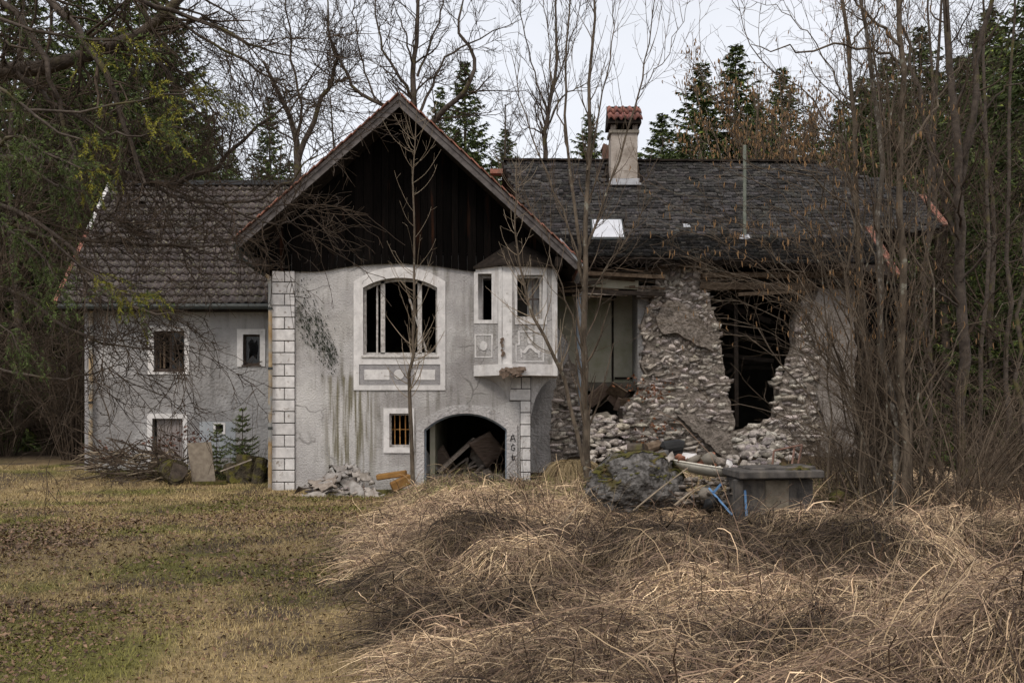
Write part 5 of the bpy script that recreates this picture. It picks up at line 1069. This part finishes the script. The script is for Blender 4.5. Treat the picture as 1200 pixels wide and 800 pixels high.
# spruce boughs hanging in at the left
def boughs():
    lb = [([(-160, -20, 8), (-60, 60, 7.6), (0, 105, 7.3), (60, 150, 7.1), (112, 168, 7)], .02, .004), ([(-160, 90, 8), (-60, 140, 7.5), (10, 170, 7.2), (60, 215, 7), (95, 225, 7)], .02, .004),
          ([(-160, 190, 8), (-60, 230, 7.4), (10, 265, 7.1), (50, 300, 7), (70, 340, 7)], .018, .004), ([(0, 130, 7.6), (80, 130, 7.6), (150, 120, 7.6), (205, 112, 7.6), (232, 108, 7.6), (272, 118, 7.6)], .012, .003),
          ([(-160, 30, 8.4), (-40, 20, 8.2), (60, 40, 8), (130, 45, 8), (190, 60, 8)], .02, .004), ([(-160, 140, 7.6), (-40, 180, 7), (20, 160, 6.9), (70, 190, 6.8), (110, 200, 6.8)], .02, .004),
          ([(60, 280, 7.6), (110, 322, 7.5), (140, 340, 7.5), (172, 350, 7.5)], .01, .003), ([(-160, 330, 7.6), (-60, 360, 7.3), (0, 375, 7.2), (30, 420, 7.2)], .014, .003), ([(100, 140, 7.5), (150, 160, 7.4), (180, 150, 7.4), (215, 150, 7.4)], .01, .003)]
    Pl, Rl = limbs_px(lb, 10, .02); base = (X(-420, 8), 8, 0); root = thing('spruce_tree', 'green spruce reaching in from the left edge with yellow green drooping twigs', 'tree', base)
    tr = np.array([[base[0], 8, -.3], [base[0], 8, 4], [base[0], 8, 9.]])[None]; link('trunk', tubemesh('trunk', [(tr, np.array([[.2, .15, .05]]), 10)]), m_barkd, root)
    l1 = grow(Pl, Rl, 13, .16, .5, .75, 5, .10, -.22, .5, rmin=.0025, tap=.45, tr=(.25, 1)); l2 = grow(*l1, 14, .07, .2, .7, 4, .1, -.16, .6, rmin=.002, tap=.3)
    link('bough', tubemesh('bough', [(Pl, Rl, 5), (*l1, 3), (*l2, 3)]), m_barkd, root)
    Ps = []; cs = []
    for q, dn in ((l1, 150), (l2, 210)):
        Pt, Rt = q; L_ = plen(Pt); keep = RG.rand(len(Pt)) < .92; Pt = Pt[keep]; L_ = L_[keep]; cnt = (L_ * dn).astype(int); idx = np.repeat(np.arange(len(Pt)), cnt); M = len(idx); k0 = Pt.shape[1]
        t = RG.uniform(.03, 1, M); f = t * (k0 - 1); i = np.minimum(f.astype(int), k0 - 2); u = (f - i)[:, None]; pos = Pt[idx, i] * (1 - u) + Pt[idx, i + 1] * u; tan = nrm(Pt[idx, i + 1] - Pt[idx, i])
        d = nrm(tan * .8 + nrm(np.cross(tan, RG.normal(size=(M, 3)))) * .75); l = RG.uniform(.018, .032, M)[:, None]; w_ = nrm(np.cross(d, RG.normal(size=(M, 3)))) * .0032
        Ps.append(np.stack([pos - w_, pos + w_, pos + d * l], 1).reshape(-1, 3)); tint = RG.rand(len(Pt)); yel = (Pt[:, 0, 0] * F / Pt[:, 0, 1] + CX > 90) & (tint < .6)
        c = np.where(yel[idx][:, None], np.array([[.26, .25, .035]]), np.array([[.075, .105, .030]])) * RG.uniform(.6, 1.5, (M, 1)) * (.7 + .6 * tint[idx][:, None]); cs.append(np.repeat(c, 3, 0))
    V = np.concatenate(Ps); o = link('needles', npmesh('needles', V, np.arange(len(V)).reshape(-1, 3), np.concatenate(cs)), m_green, root, 'stuff')
boughs()

# right side trees -------------------------------------------------------
LV3 = lambda a=1.: [lv(2.3 * a, .6, 2.2, .85, 7, .14, .10, .38, rmin=.006, tap=.3), lv(3.4 * a, .3, 1.0, .8, 5, .17, .05, .5, rmin=.0045), lv(2.6, .12, .4, .8, 4, .2, .04, .6, rmin=.0035)]
hero('bare_tree', 'thickest tree on the right with double trunk splitting high up', 'tree', [
    ([(1130, 600, 17.5), (1127, 520, 17.5), (1127, 400, 17.5), (1127, 290, 17.5), (1122, 200, 17.5), (1112, 90, 17.5), (1106, -60, 17.5)], .20, .08),
    ([(1125, 240, 17.5), (1136, 160, 17.4), (1146, 80, 17.3), (1160, 20, 17.2), (1176, -60, 17)], .12, .05), ([(1126, 300, 17.5), (1100, 200, 17.6), (1080, 120, 17.8), (1064, 60, 18), (1040, -40, 18)], .09, .03),
    ([(1126, 330, 17.5), (1160, 290, 17), (1200, 250, 16.6), (1250, 200, 16)], .05, .015), ([(1120, 200, 17.5), (1170, 110, 17), (1215, 95, 16.8)], .04, .012), ([(1126, 360, 17.5), (1090, 330, 17), (1040, 250, 16.8), (1000, 190, 16.5)], .04, .01)], LV3(1.1), m_barkd, m_twigd, rs_=.56)
hero('bare_tree', 'slender lichen speckled tree rising before the roof end', 'tree', [
    ([(1032, 600, 16.8), (1028, 540, 16.8), (1021, 470, 16.8), (1008, 350, 16.8), (1004, 240, 16.8), (999, 130, 16.8), (988, 40, 16.8), (984, -60, 16.8)], .10, .045),
    ([(1006, 225, 16.8), (975, 150, 16.6), (930, 95, 16.4), (880, 60, 16.2), (862, -10, 16)], .028, .007), ([(1006, 255, 16.8), (960, 215, 16.5), (915, 200, 16.3), (875, 190, 16.1), (850, 150, 16)], .028, .007),
    ([(1002, 180, 16.8), (985, 160, 16.8), (930, 150, 16.5), (860, 130, 16.3), (815, 60, 16.2)], .024, .006), ([(998, 130, 16.8), (965, 60, 17), (920, 15, 17), (880, 0, 17)], .022, .006), ([(992, 60, 16.8), (1030, 10, 17), (1060, -40, 17)], .03, .01)], LV3(1.1), m_bark, m_twig, rs_=.58)
hero('bare_tree', 'straight slim tree between the speckled tree and the thick trunk', 'tree', [
    ([(1062, 605, 16), (1060, 520, 16), (1058, 400, 16), (1060, 280, 16), (1058, 150, 16), (1056, 50, 16), (1056, -60, 16)], .07, .035),
    ([(1058, 75, 16), (1030, 58, 16), (980, 55, 15.8), (925, 58, 15.6), (880, 52, 15.5)], .026, .006), ([(1058, 60, 16), (1020, 20, 16), (985, -20, 16)], .03, .01), ([(1060, 180, 16), (1100, 120, 16.3), (1130, 60, 16.5)], .025, .006)], LV3(.8), m_bark, m_twig)
hero('bare_tree', 'mottled grey stem with flaky bark in the middle of the hazel clump', 'tree', [
    ([(1046, 600, 16.2), (1050, 520, 16.2), (1040, 430, 16.2), (1032, 330, 16.2), (1034, 230, 16.2), (1030, 130, 16.2), (1010, 40, 16.2), (1000, -50, 16.2)], .085, .03)], LV3(.8), mat('mottled_bark', (.09, .075, .06), (.32, .30, .26), 14, stretch=(1, 1, .6), lo=.5, hi=.72, bump=.7, bscale=30), m_twig, rs_=.7)
for k, (pts, r0, lab) in enumerate([([(1182, 600, 19), (1178, 480, 19), (1184, 330, 19), (1180, 160, 19), (1190, -40, 19)], .09, 'dark slim tree close to the right edge'), ([(1205, 590, 16), (1195, 470, 16), (1200, 300, 16), (1210, 100, 16)], .07, 'bare tree cut by the right edge of the view'),
        ([(1085, 590, 21), (1090, 450, 21), (1084, 300, 21), (1092, 120, 21), (1090, -40, 21)], .10, 'dark tree standing behind the hazel clump on the right'), ([(1152, 590, 22), (1150, 450, 22), (1158, 260, 22), (1150, 80, 22), (1160, -40, 22)], .09, 'shaded tree right behind the thickest trunk')]):
    hero('bare_tree', lab, 'tree', [(pts, r0, .03)], LV3(1.4), m_barkd, m_twigd, rs_=.6)
# hazel clump fanning out over the ruin
r = random.Random(42); limbs = []
for k in range(44):
    bx = r.gauss(1042, 24); by = 600; Yb_ = 16.6 + r.uniform(-.8, .8)
    if k < 39:
        u = r.random() ** 1.25; tx = 765 + 300 * u + r.uniform(-20, 20); ty = 400 - 360 * u ** .7 + r.uniform(-110, 90)
        if u < .25: ty = r.uniform(190, 500)
    else: tx = r.uniform(1040, 1230); ty = r.uniform(60, 420)
    dy = r.uniform(-1.6, 1.2); m1 = (bx + (tx - bx) * .18, by + (ty - by) * .42, Yb_ + dy * .3); m2 = (bx + (tx - bx) * .50, by + (ty - by) * .84, Yb_ + dy * .7)
    limbs.append(([(bx, by, Yb_), m1, m2, (tx, ty, Yb_ + dy)], r.uniform(.018, .038), .005))
hz, hsets = hero('hazel_shrub', 'large many stemmed hazel fanning bare rods and orange catkins over the ruin', 'shrub', limbs, [lv(3.2, .4, 1.6, .6, 7, .16, .04, .5, rmin=.0042, tap=.35, tr=(.15, 1)), lv(3.6, .15, .7, .75, 5, .2, .03, .6, rmin=.0032)], m_bark, m_twig, sides=6, K=14, jit=.07, parts='stem', rs_=.6)
tw = hsets[1][0]; tw = tw[(tw[:, -1, 2] > 2.9) & (RG.rand(len(tw)) < .9) & (vn(tw[:, 0, 0] * 3 + tw[:, 0, 1] * 5, tw[:, 0, 2] * 3, 1., 5) > .60)][:4200]; tw = np.concatenate([tw, hsets[0][0][hsets[0][0][:, -1, 2] > 4.0]][:1] if False else [tw]); M = len(tw); tip = tw[:, -1]
l = RG.uniform(.06, .12, M); cp = np.stack([tip, tip + np.stack([RG.normal(0, .008, M), RG.normal(0, .008, M), -l * .5], 1), tip + np.stack([RG.normal(0, .012, M), RG.normal(0, .012, M), -l], 1)], 1)
link('catkins', tubemesh('catkins', [(cp, np.tile([.005, .0105, .005], (M, 1)), 4)]), m_catkin, hz, 'stuff')
# hazel with catkins behind the ruin's ridge
limbs = []
for k in range(46):
    bx = r.uniform(850, 1000); tx = r.uniform(790, 1010); ty = r.uniform(70, 190); limbs.append(([(bx, 330, 31), ((bx + tx) / 2, 240, 31 + r.uniform(-1, 1)), (tx, ty, 31 + r.uniform(-2, 2))], .03, .008))
h2, s2 = hero('hazel_shrub', 'thicket of orange catkin twigs rising behind the ruined ridge', 'shrub', limbs, [lv(3.6, .5, 1.5, .5, 5, .12, .12, .5, rmin=.010), lv(5.4, .2, .6, .6, 4, .14, .05, .6, rmin=.007)], m_twig, m_twig, sides=4, K=8, parts='stem')
tip = s2[1][0][:, -1]; tip = tip[RG.rand(len(tip)) < .85]; M = len(tip); l = RG.uniform(.08, .16, M); cp = np.stack([tip, tip + np.stack([l * 0, l * 0, -l * .5], 1), tip + np.stack([RG.normal(0, .02, M), l * 0, -l], 1)], 1)
link('catkins', tubemesh('catkins', [(cp, np.tile([.010, .026, .010], (M, 1)), 4)]), m_catkin, h2, 'stuff')

# thickets and bare background trees -------------------------------------
def bushmesh(seed, h, n, spread, lvls, r0=.014):
    rg_ = np.random.RandomState(seed); a = rg_.rand(n) * 6.28; d = rg_.rand(n) ** .5 * .35; b = np.stack([np.cos(a) * d, np.sin(a) * d, np.full(n, -.1)], 1); a2 = a + rg_.normal(0, .6, n); s_ = rg_.uniform(.2, 1, n) * spread; hh = h * rg_.uniform(.5, 1.05, n)
    t = b + np.stack([np.cos(a2) * s_, np.sin(a2) * s_, hh], 1); m1 = b * .6 + t * .4 + np.stack([-np.cos(a2) * s_ * .12, -np.sin(a2) * s_ * .12, hh * .12], 1)
    Pl = np.stack([cat([b[i], m1[i], t[i]], 8) for i in range(n)]); Rl = np.tile(np.linspace(r0, r0 * .3, 8), (n, 1)); cur = (Pl, Rl); sets = [(Pl, Rl, 4)]
    for l_ in lvls: cur = grow(*cur, **l_, rg=rg_); sets.append((*cur, 3))
    me = tubemesh('branches', sets); return me
BU = [bushmesh(k, 2.3, 18, 2.0, [lv(3.4, .4, 1.1, .7, 5, .16, .06, .5, rmin=.005), lv(4, .15, .5, .7, 4, .2, .03, .6, rmin=.004)]) for k in range(3)]
for m_ in BU: m_.materials.append(m_twig)
BD = [bushmesh(10 + k, 4.4, 16, 3.4, [lv(2.6, .5, 1.6, .7, 5, .16, .04, .5, rmin=.008), lv(3.6, .25, .8, .7, 4, .2, .0, .6, rmin=.0065)], .025) for k in range(3)]
for m_ in BD: m_.materials.append(m_twigd)
BT = []
for k in range(3):
    rg_ = np.random.RandomState(60 + k); tr = cat([(0, 0, -.5), (rg_.normal(0, .15), 0, 4), (rg_.normal(0, .3), rg_.normal(0, .3), 9), (rg_.normal(0, .6), 0, 15)], 14)[None]; Rt = np.linspace(.17, .03, 14)[None]; s_ = [(tr, Rt, 8)]; cur = (tr, Rt)
    for l_ in (lv(3.6, 1.5, 4.5, .85, 7, .14, .12, .4, rmin=.014, tr=(.15, 1), tap=.5), lv(2.6, .6, 1.8, .8, 5, .16, .06, .5, rmin=.010), lv(3, .3, .9, .8, 4, .2, .04, .5, rmin=.008)): cur = grow(*cur, **l_, rg=rg_); s_.append((*cur, 4 if len(s_) == 1 else 3))
    tm = tubemesh('trunk', s_[:1]); cm_ = tubemesh('crown', s_[1:]); tm.materials.append(m_barkd); cm_.materials.append(m_twigd); BT.append((tm, cm_))
rg = np.random.RandomState(15)
def bush(px_, Y, kind, sc, label, group, nm='thicket_shrub'):
    x = X(px_, Y); me = (BD if kind else BU)[rg.randint(3)]; o = bpy.data.objects.new(nm, me); C.objects.link(o); o.location = (x, Y, tz(x, Y)); o.rotation_euler = (0, 0, rg.rand() * 6.28); o.scale = (sc, sc, sc * rg.uniform(.85, 1.1)); tag(o, label, 'shrub', group)
for k in range(44): bush(rg.uniform(-120, 92), rg.uniform(29, 44), 1, rg.uniform(.6, 1.2), 'tangled brown shrub in the dim wood left of the grey wing', 'shrubs in the wood on the left')
for k in range(13): bush(rg.uniform(1085, 1290), rg.uniform(19, 27), 1, rg.uniform(.35, .65), 'tangled brown shrub in the thicket at the right', 'shrubs in the thicket on the right')
for k in range(8): bush(rg.uniform(1070, 1290), rg.uniform(13.5, 19), 0, rg.uniform(.7, 1.3), 'pale twiggy bush at the front of the right thicket', 'twiggy bushes on the right')
for k in range(5): bush(rg.uniform(965, 1030), rg.uniform(17, 20), 0, rg.uniform(.5, .8), 'low twiggy bush under the hazel stems', 'low bushes under the hazel')
for k in range(22):
    px_ = rg.uniform(-140, 96) if k < 14 else rg.uniform(1070, 1320); Y = rg.uniform(30, 48) if k < 14 else rg.uniform(24, 44); x = X(px_, Y)
    put(BT[k % 3], 'bare_tree', 'thin dark bare tree deep in the wood left of the wing' if k < 14 else 'thin dark bare tree in the wood at the right', 'tree', (x, Y, tz(x, Y)), rg.uniform(.55, 1.05), 'bare trees in the left wood' if k < 14 else 'bare trees in the right wood', rg.rand() * 6)
for px_, Y, s_, lb in ((255, 44, .95, 'fine twigged bare tree left of the forked tree behind the wing roof'), (300, 46, .8, 'bare tree behind the left end of the gable roof'), (400, 48, 1.05, 'misty bare tree left of the gable peak'), (590, 46, 1.0, 'bare tree behind the gable right of the peak'), (972, 42, .85, 'bare tree above the roof end on the right'), (1040, 36, 1.0, 'bare tree behind the hip of the ruined roof')):
    x = X(px_, Y); put(BT[int(px_) % 3], 'bare_tree', lb, 'tree', (x, Y, tz(x, Y)), s_, None, rg.rand() * 6)
# weeds by the wing wall and single dry shoots
def weed(px_, Y, h, n, sp, label, group, mt=m_twig, nm='dry_weed', r0=.006):
    rg_ = np.random.RandomState(int(px_ * 7)); me = bushmesh(int(px_ * 13) % 9999, h, n, sp, [lv(3, .1, .35, .6, 4, .15, .08, .6, rmin=.003)], r0); x = X(px_, Y); o = link(nm, me, mt); o.location = (x, Y, tz(x, Y)); tag(o, label, 'weed', group)
for px_ in (118, 130, 142, 156, 170, 183, 212, 226, 268, 300): weed(px_ + rg.uniform(-3, 3), 24.6 + rg.uniform(-.3, .5), rg.uniform(.8, 1.5), 5, .2, 'dry weed stalks standing against the grey wing wall', 'weeds along the grey wing')
weed(300, 24.9, 2.4, 2, .5, 'thin bare whip of a shrub against the wing below the small window', None, m_twig)
for k, (px_, Y, h, n) in enumerate([(668, 12.5, 1.5, 5), (720, 11.5, 1.1, 4), (640, 15, 1.5, 6), (560, 17.5, 1.3, 6), (520, 16, 1.1, 5), (612, 18, 1.5, 6), (840, 10.5, 1.1, 3), (940, 9, 1.2, 3), (1000, 8.6, 1.25, 4), (1060, 10, 1.2, 3), (1150, 9, 1.3, 4), (790, 14.5, .9, 5), (978, 12.5, 1.0, 4), (1120, 12, 1.4, 6), (1180, 13, 1.6, 8), (905, 13.8, .8, 3), (440, 15.5, .7, 3), (585, 12.5, .9, 3)]):
    if not 855 < px_ < 960: weed(px_, Y, h * .72, n, .55 * h, 'leafless red brown shoots sticking out of the dry grass bank', 'shoots in the dry grass bank', m_twigd if k % 2 else MATS.get('red_shoot') or mat('red_shoot', (.06, .036, .025), (.13, .078, .052), 5), 'dry_shoot', .0065)
# russet leaves still on shoots
def leafcloud(name, cs, n, rad, label, catg, col, size=.05, parent=None):
    r = np.random.RandomState(len(name) + n); Vs = []
    for c in cs: Vs.append(np.array(c) + r.normal(0, 1, (n, 3)) * rad)
    p = np.concatenate(Vs); M = len(p); a = nrm(r.normal(size=(M, 3))); b = nrm(np.cross(a, r.normal(size=(M, 3)))); s_ = r.uniform(.5, 1.2, (M, 1)) * size
    V = np.stack([p - a * s_, p + b * s_ * .5, p + a * s_, p - b * s_ * .5], 1).reshape(-1, 3); me = npmesh(name, V, np.arange(len(V)).reshape(-1, 4), np.repeat(np.array([col]) * r.uniform(.5, 1.5, (M, 1)), 4, 0)); o = link(name, me, m_leaf, parent); tag(o, label, catg, kind='stuff')
leafcloud('russet_leaves', PL((762, 462, 23.9), (748, 450, 23.9), (775, 500, 23.8), (756, 520, 23.7), (770, 455, 23.9)), 45, np.array([.22, .15, .13]), 'russet dead leaves clinging over the broken stone wall', 'leaves', [.16, .065, .03])
leafcloud('russet_leaves', PL((120, 528, 24.3), (130, 536, 24.3), (205, 512, 24.2), (222, 508, 24.2), (235, 516, 24.1), (190, 522, 24.2)), 40, np.array([.2, .15, .1]), 'russet bramble leaves above the brush pile', 'leaves', [.10, .045, .03], .055)

# ================================================================ grass, leaves, straw
def ribbons(P_, Wd, col):
    """P_ [N,K,3]; Wd [N,K,3] half width vectors"""
    N, K, _ = P_.shape; V = np.stack([P_ - Wd, P_ + Wd], 2).reshape(-1, 3); b = (np.arange(N) * K * 2)[:, None] + (np.arange(K - 1) * 2)[None]; Fq = np.stack([b, b + 1, b + 3, b + 2], -1).reshape(-1, 4)
    return V, Fq, np.repeat(col, K * 2, 0)
rs = np.random.RandomState(99)
def region(n, y0, y1, pw=1.6, px0=-60, px1=1260):
    Y = y0 + (y1 - y0) * rs.rand(n) ** pw; px_ = rs.uniform(px0, px1, n); return (px_ - CX) * Y / F, Y
# short turf
x, Y = region(260000, 5.0, 27, 1.25); m = mound(x, Y); keep = (rs.rand(len(x)) > m * .85) & ~((Y > 22.9) & (x > -5.6)) & ~((Y > 25.3) & (x > -11)); x, Y = x[keep], Y[keep]; N = len(x)
z = terrain(x, Y); n1 = fb(x, Y, 1.3, 31) * .6 + fb(x, Y, 3.5, 35) * .4; n2 = fb(x, Y, .5, 33, 2); hgt = rs.uniform(.010, .032, N) * (.8 + .05 * Y) * (.7 + n2); a = rs.rand(N) * 6.28; ln = rs.uniform(.2, 1.6, N)
tip = np.stack([x + np.cos(a) * hgt * ln, Y + np.sin(a) * hgt * ln, z + hgt], 1); b0 = np.stack([x, Y, z - .005], 1); wv = np.stack([np.cos(a + 1.57), np.sin(a + 1.57) * .5, np.zeros(N)], 1) * (.0018 + .00028 * Y)[:, None]
gr = .30 + .70 * sm((.50 + .10 * np.interp(Y, [6, 9.5], [1, 0]) + .05 * np.exp(-((x + 3.2) / 1.2) ** 2) - n1) / .14 + rs.normal(0, .30, N))[:, None]; cg = np.array([[.185, .172, .050]]) * gr + np.array([[.43, .315, .165]]) * (1 - gr); cg = cg * rs.uniform(.5, 1.3, (N, 1)) * (.75 + .5 * fb(x, Y, 1.1, 88))[:, None]
V = np.stack([b0 - wv, b0 + wv, tip], 1).reshape(-1, 3); o = link('grass', npmesh('grass', V, np.arange(len(V)).reshape(-1, 3), np.repeat(cg, 3, 0)), m_blade); tag(o, 'short mixed green and straw coloured turf of the lawn on the left', 'grass', kind='stuff')
# fallen leaves
x, Y = region(90000, 5.2, 24, 1.1, -60, 620); d = fb(x, Y, 3.2, 51, 4); keep = (rs.rand(len(x)) < (.20 + 1.1 * sm((d - .38 + .10 * np.exp(-((Y - 12.5) / 3.5) ** 2)) / .38)) * (.35 + .65 * np.exp(-((Y - 12.5) / 4.) ** 2))) & (rs.rand(len(x)) > mound(x, Y)) ; x, Y = x[keep], Y[keep]; N = len(x)
z = terrain(x, Y) + rs.uniform(.008, .04, N); a = rs.rand(N) * 6.28; s_ = (rs.uniform(.014, .034, N) * np.interp(Y, [5, 12], [.55, 1.05]))[:, None]; t1 = np.stack([np.cos(a), np.sin(a), rs.normal(0, .35, N)], 1); t2 = np.stack([-np.sin(a), np.cos(a), rs.normal(0, .45, N)], 1); c0 = np.stack([x, Y, z], 1)
V = np.stack([c0 - t1 * s_, c0 - t2 * s_ * .6 + [0, 0, .006], c0 + t1 * s_, c0 + t2 * s_ * .6 + [0, 0, .006]], 1).reshape(-1, 3)
pal = np.array([[.16, .095, .055], [.10, .06, .038], [.24, .155, .10], [.055, .036, .025], [.19, .13, .09]]); cl = pal[rs.randint(0, 5, N)] * rs.uniform(.7, 1.2, (N, 1))
o = link('fallen_leaves', npmesh('fallen_leaves', V, np.arange(len(V)).reshape(-1, 4), np.repeat(cl, 4, 0)), m_leaf); tag(o, 'scattered brown dead leaves over the lawn', 'leaves', kind='stuff')
# combed dead straw on the bank
def straw(n, y0, y1, lmin, lmax, K, lift, wid, pal, pr, name, label, seed, px0=330, px1=1290, pw=1.3, wild=.75, mask=None, stand=0.):
    global rs
    x, Y = region(n, y0, y1, pw, px0, px1); m = mound(x, Y); keep = rs.rand(len(x)) < sm((m - .12) / .5)
    keep &= ~((Y > 22.7) & (x > -5.7)) & ~((x > 3.6) & (x < 4.9) & (Y > 14.9) & (Y < 16.2)) & ~((x > 2.6) & (x < 5.0) & (Y > 13.0) & (Y < 15.4) & (rs.rand(len(x)) < .6))
    if mask is not None: keep &= mask(x, Y)
    x, Y = x[keep], Y[keep]; N = len(x); e = .12
    gx_ = -(terrain(x + e, Y) - terrain(x - e, Y)) / (2 * e); gy_ = -(terrain(x, Y + e) - terrain(x, Y - e)) / (2 * e)
    fa = fb(x, Y, 2.4, 61) * 9; d = np.stack([gx_ * 1.4 - .22 + .45 * np.cos(fa), gy_ * 1.4 - .25 + .35 * np.sin(fa)], 1); d = d + rs.normal(0, wild, d.shape) * .6; d = nrm(d)
    L_ = rs.uniform(lmin, lmax, N) * (.7 + .6 * vn(x, Y, .8, 3)); step = L_ / (K - 1); px_, py_ = x.copy(), Y.copy(); pts = []; hh = rs.gamma(1.6, .5, N) * lift; kb = rs.randint(1, K, N); bend = np.where(rs.rand(N) < .4, rs.normal(0, 1.0, N), 0); cv = rs.normal(0, .24 + .25 * (lift > .1), N)
    for k in range(K):
        t = k / (K - 1); zz = terrain(px_, py_) + .01 + hh * (1 - (1 - t) ** 2 if stand else 4 * t * (1 - t) * .7 + .3 * (t > 0)); pts.append(np.stack([px_, py_, zz], 1))
        cvk = cv + bend * (kb == k); c_, s__ = np.cos(cvk), np.sin(cvk); d = np.stack([d[:, 0] * c_ - d[:, 1] * s__, d[:, 0] * s__ + d[:, 1] * c_], 1); px_ = px_ + d[:, 0] * step; py_ = py_ + d[:, 1] * step
    P_ = np.stack(pts, 1); P_ += rs.normal(0, .006, P_.shape); wd = (wid * (.6 + .06 * Y) * np.clip(rs.gamma(4, .24, N), .3, 1.7))[:, None, None] * np.linspace(1, .4, K)[None, :, None]; T = nrm(P_[:, -1] - P_[:, 0])[:, None]; ref = nrm(np.cross(T, np.array([[[0, -.5, 1.]]]) + rs.normal(0, .4, (N, 1, 3)))); Wd = ref * wd
    patch = fb(x + 40, Y, 1.5, 71, 4)[:, None]; c = np.array(pal)[rs.choice(len(pal), N, p=pr)]; c = c * (.25 + 1.28 * sm((patch - .34) / .30)) * rs.uniform(.65, 1.3, (N, 1))
    V, Fq, cc = ribbons(P_, Wd, c); o = link(name, npmesh(name, V, Fq, cc), m_blade); tag(o, label, 'dry grass', kind='stuff')
STR = [[.53, .39, .235], [.36, .26, .16], [.16, .113, .072], [.68, .53, .34], [.065, .046, .032]]
straw(125000, 4.6, 22.6, .18, .62, 6, .05, .0026, STR, [.25, .25, .24, .1, .16], 'dry_grass', 'flattened pale straw matted over the bank in the foreground', 1)
straw(22000, 4.6, 21, .3, .95, 8, .13, .0036, [[.15, .10, .07], [.24, .165, .11], [.065, .043, .031], [.50, .365, .235]], [.36, .26, .24, .14], 'dead_stalks', 'loose grey brown stalks arching over the flattened straw', 2, wild=1.2)
straw(9000, 4.6, 20, .10, .26, 4, .06, .0042, [[.46, .33, .21], [.30, .21, .14], [.12, .085, .06]], [.4, .35, .25], 'flat_blades', 'short flat dead blades broken over the straw', 6, wild=1.5)
straw(11000, 4.6, 21, .3, .8, 7, .08, .0040, [[.075, .05, .036], [.11, .075, .055], [.045, .031, .024]], [.4, .3, .3], 'bramble_stems', 'dark brown bramble stems matted into the bank', 7, wild=1.0, mask=lambda x, Y: fb(x + 40, Y, 1.5, 71, 4) < .50)
straw(2600, 5, 20, .35, .8, 6, .30, .0028, [[.42, .31, .19], [.26, .19, .12], [.15, .10, .07]], [.4, .35, .25], 'standing_stalks', 'thin pale stalks standing up out of the matted straw', 3, wild=1., stand=1.)
straw(9000, 17.5, 24.2, .15, .45, 5, .10, .0022, [[.30, .25, .13], [.19, .19, .06], [.12, .13, .04]], [.5, .3, .2], 'mound_grass', 'yellow green grass tufts on the mound before the archway and ruin', 4, px0=480, px1=1060, wild=1., mask=lambda x, Y: Y > 17)
for nm_, c_, n_, rad in (('grass_tuft', (672, 545, 20.6), 900, .55), ('grass_tuft', (724, 548, 20.8), 500, .35)):
    c = P(*c_); a = rs.rand(n_) * 6.28; rr_ = rs.rand(n_) ** .6 * rad * .45; b = np.stack([c.x + np.cos(a) * rr_, c.y + np.sin(a) * rr_, c.z + .05 - rr_ * .3 + 0 * a], 1); a2 = a + rs.normal(0, .5, n_); l = rs.uniform(.3, .62, n_)
    pts = [b + np.stack([np.cos(a2) * l * t, np.sin(a2) * l * t, l * (1.0 * t - 1.7 * t * t)], 1) for t in np.linspace(0, 1, 6)]; P_ = np.stack(pts, 1); Wd = nrm(np.cross(P_[:, -1] - P_[:, 0], rs.normal(size=(n_, 3))))[:, None] * np.linspace(.005, .002, 6)[None, :, None]
    V, Fq, cc = ribbons(P_, Wd, np.array([[.34, .26, .145]]) * rs.uniform(.5, 1.3, (n_, 1))); o = link(nm_, npmesh(nm_, V, Fq, cc), m_blade); tag(o, 'hanging tuft of yellowed grass at the foot of the many stemmed tree' if rad > .5 else 'smaller yellowed grass tuft between the bare tree and the boulder', 'grass tuft', kind='stuff')
# pale broken branches lying on the bank
for k, (a, b, w_) in enumerate([((742, 598, 14), (806, 548, 15.0), .012), ((790, 592, 14.2), (823, 568, 14.6), .016), ((992, 622, 13), (1020, 606, 13.2), .02), ((962, 588, 14.6), (972, 612, 14.2), .018), ((820, 792, 6.6), (847, 760, 6.8), .012), ((640, 640, 12), (690, 575, 12.8), .009), ((1010, 795, 6.4), (1062, 782, 6.7), .02)]):
    A_, B_ = P(*a), P(*b); o = MB().tube([A_, A_.lerp(B_, .5) + Vector((.02, 0, .03)), B_], [w_, w_ * .9, w_ * .6], 6).build('broken_branch', m_twigp); tag(o, 'broken pale branch lying on the straw bank', 'branch', 'pale branches on the bank')
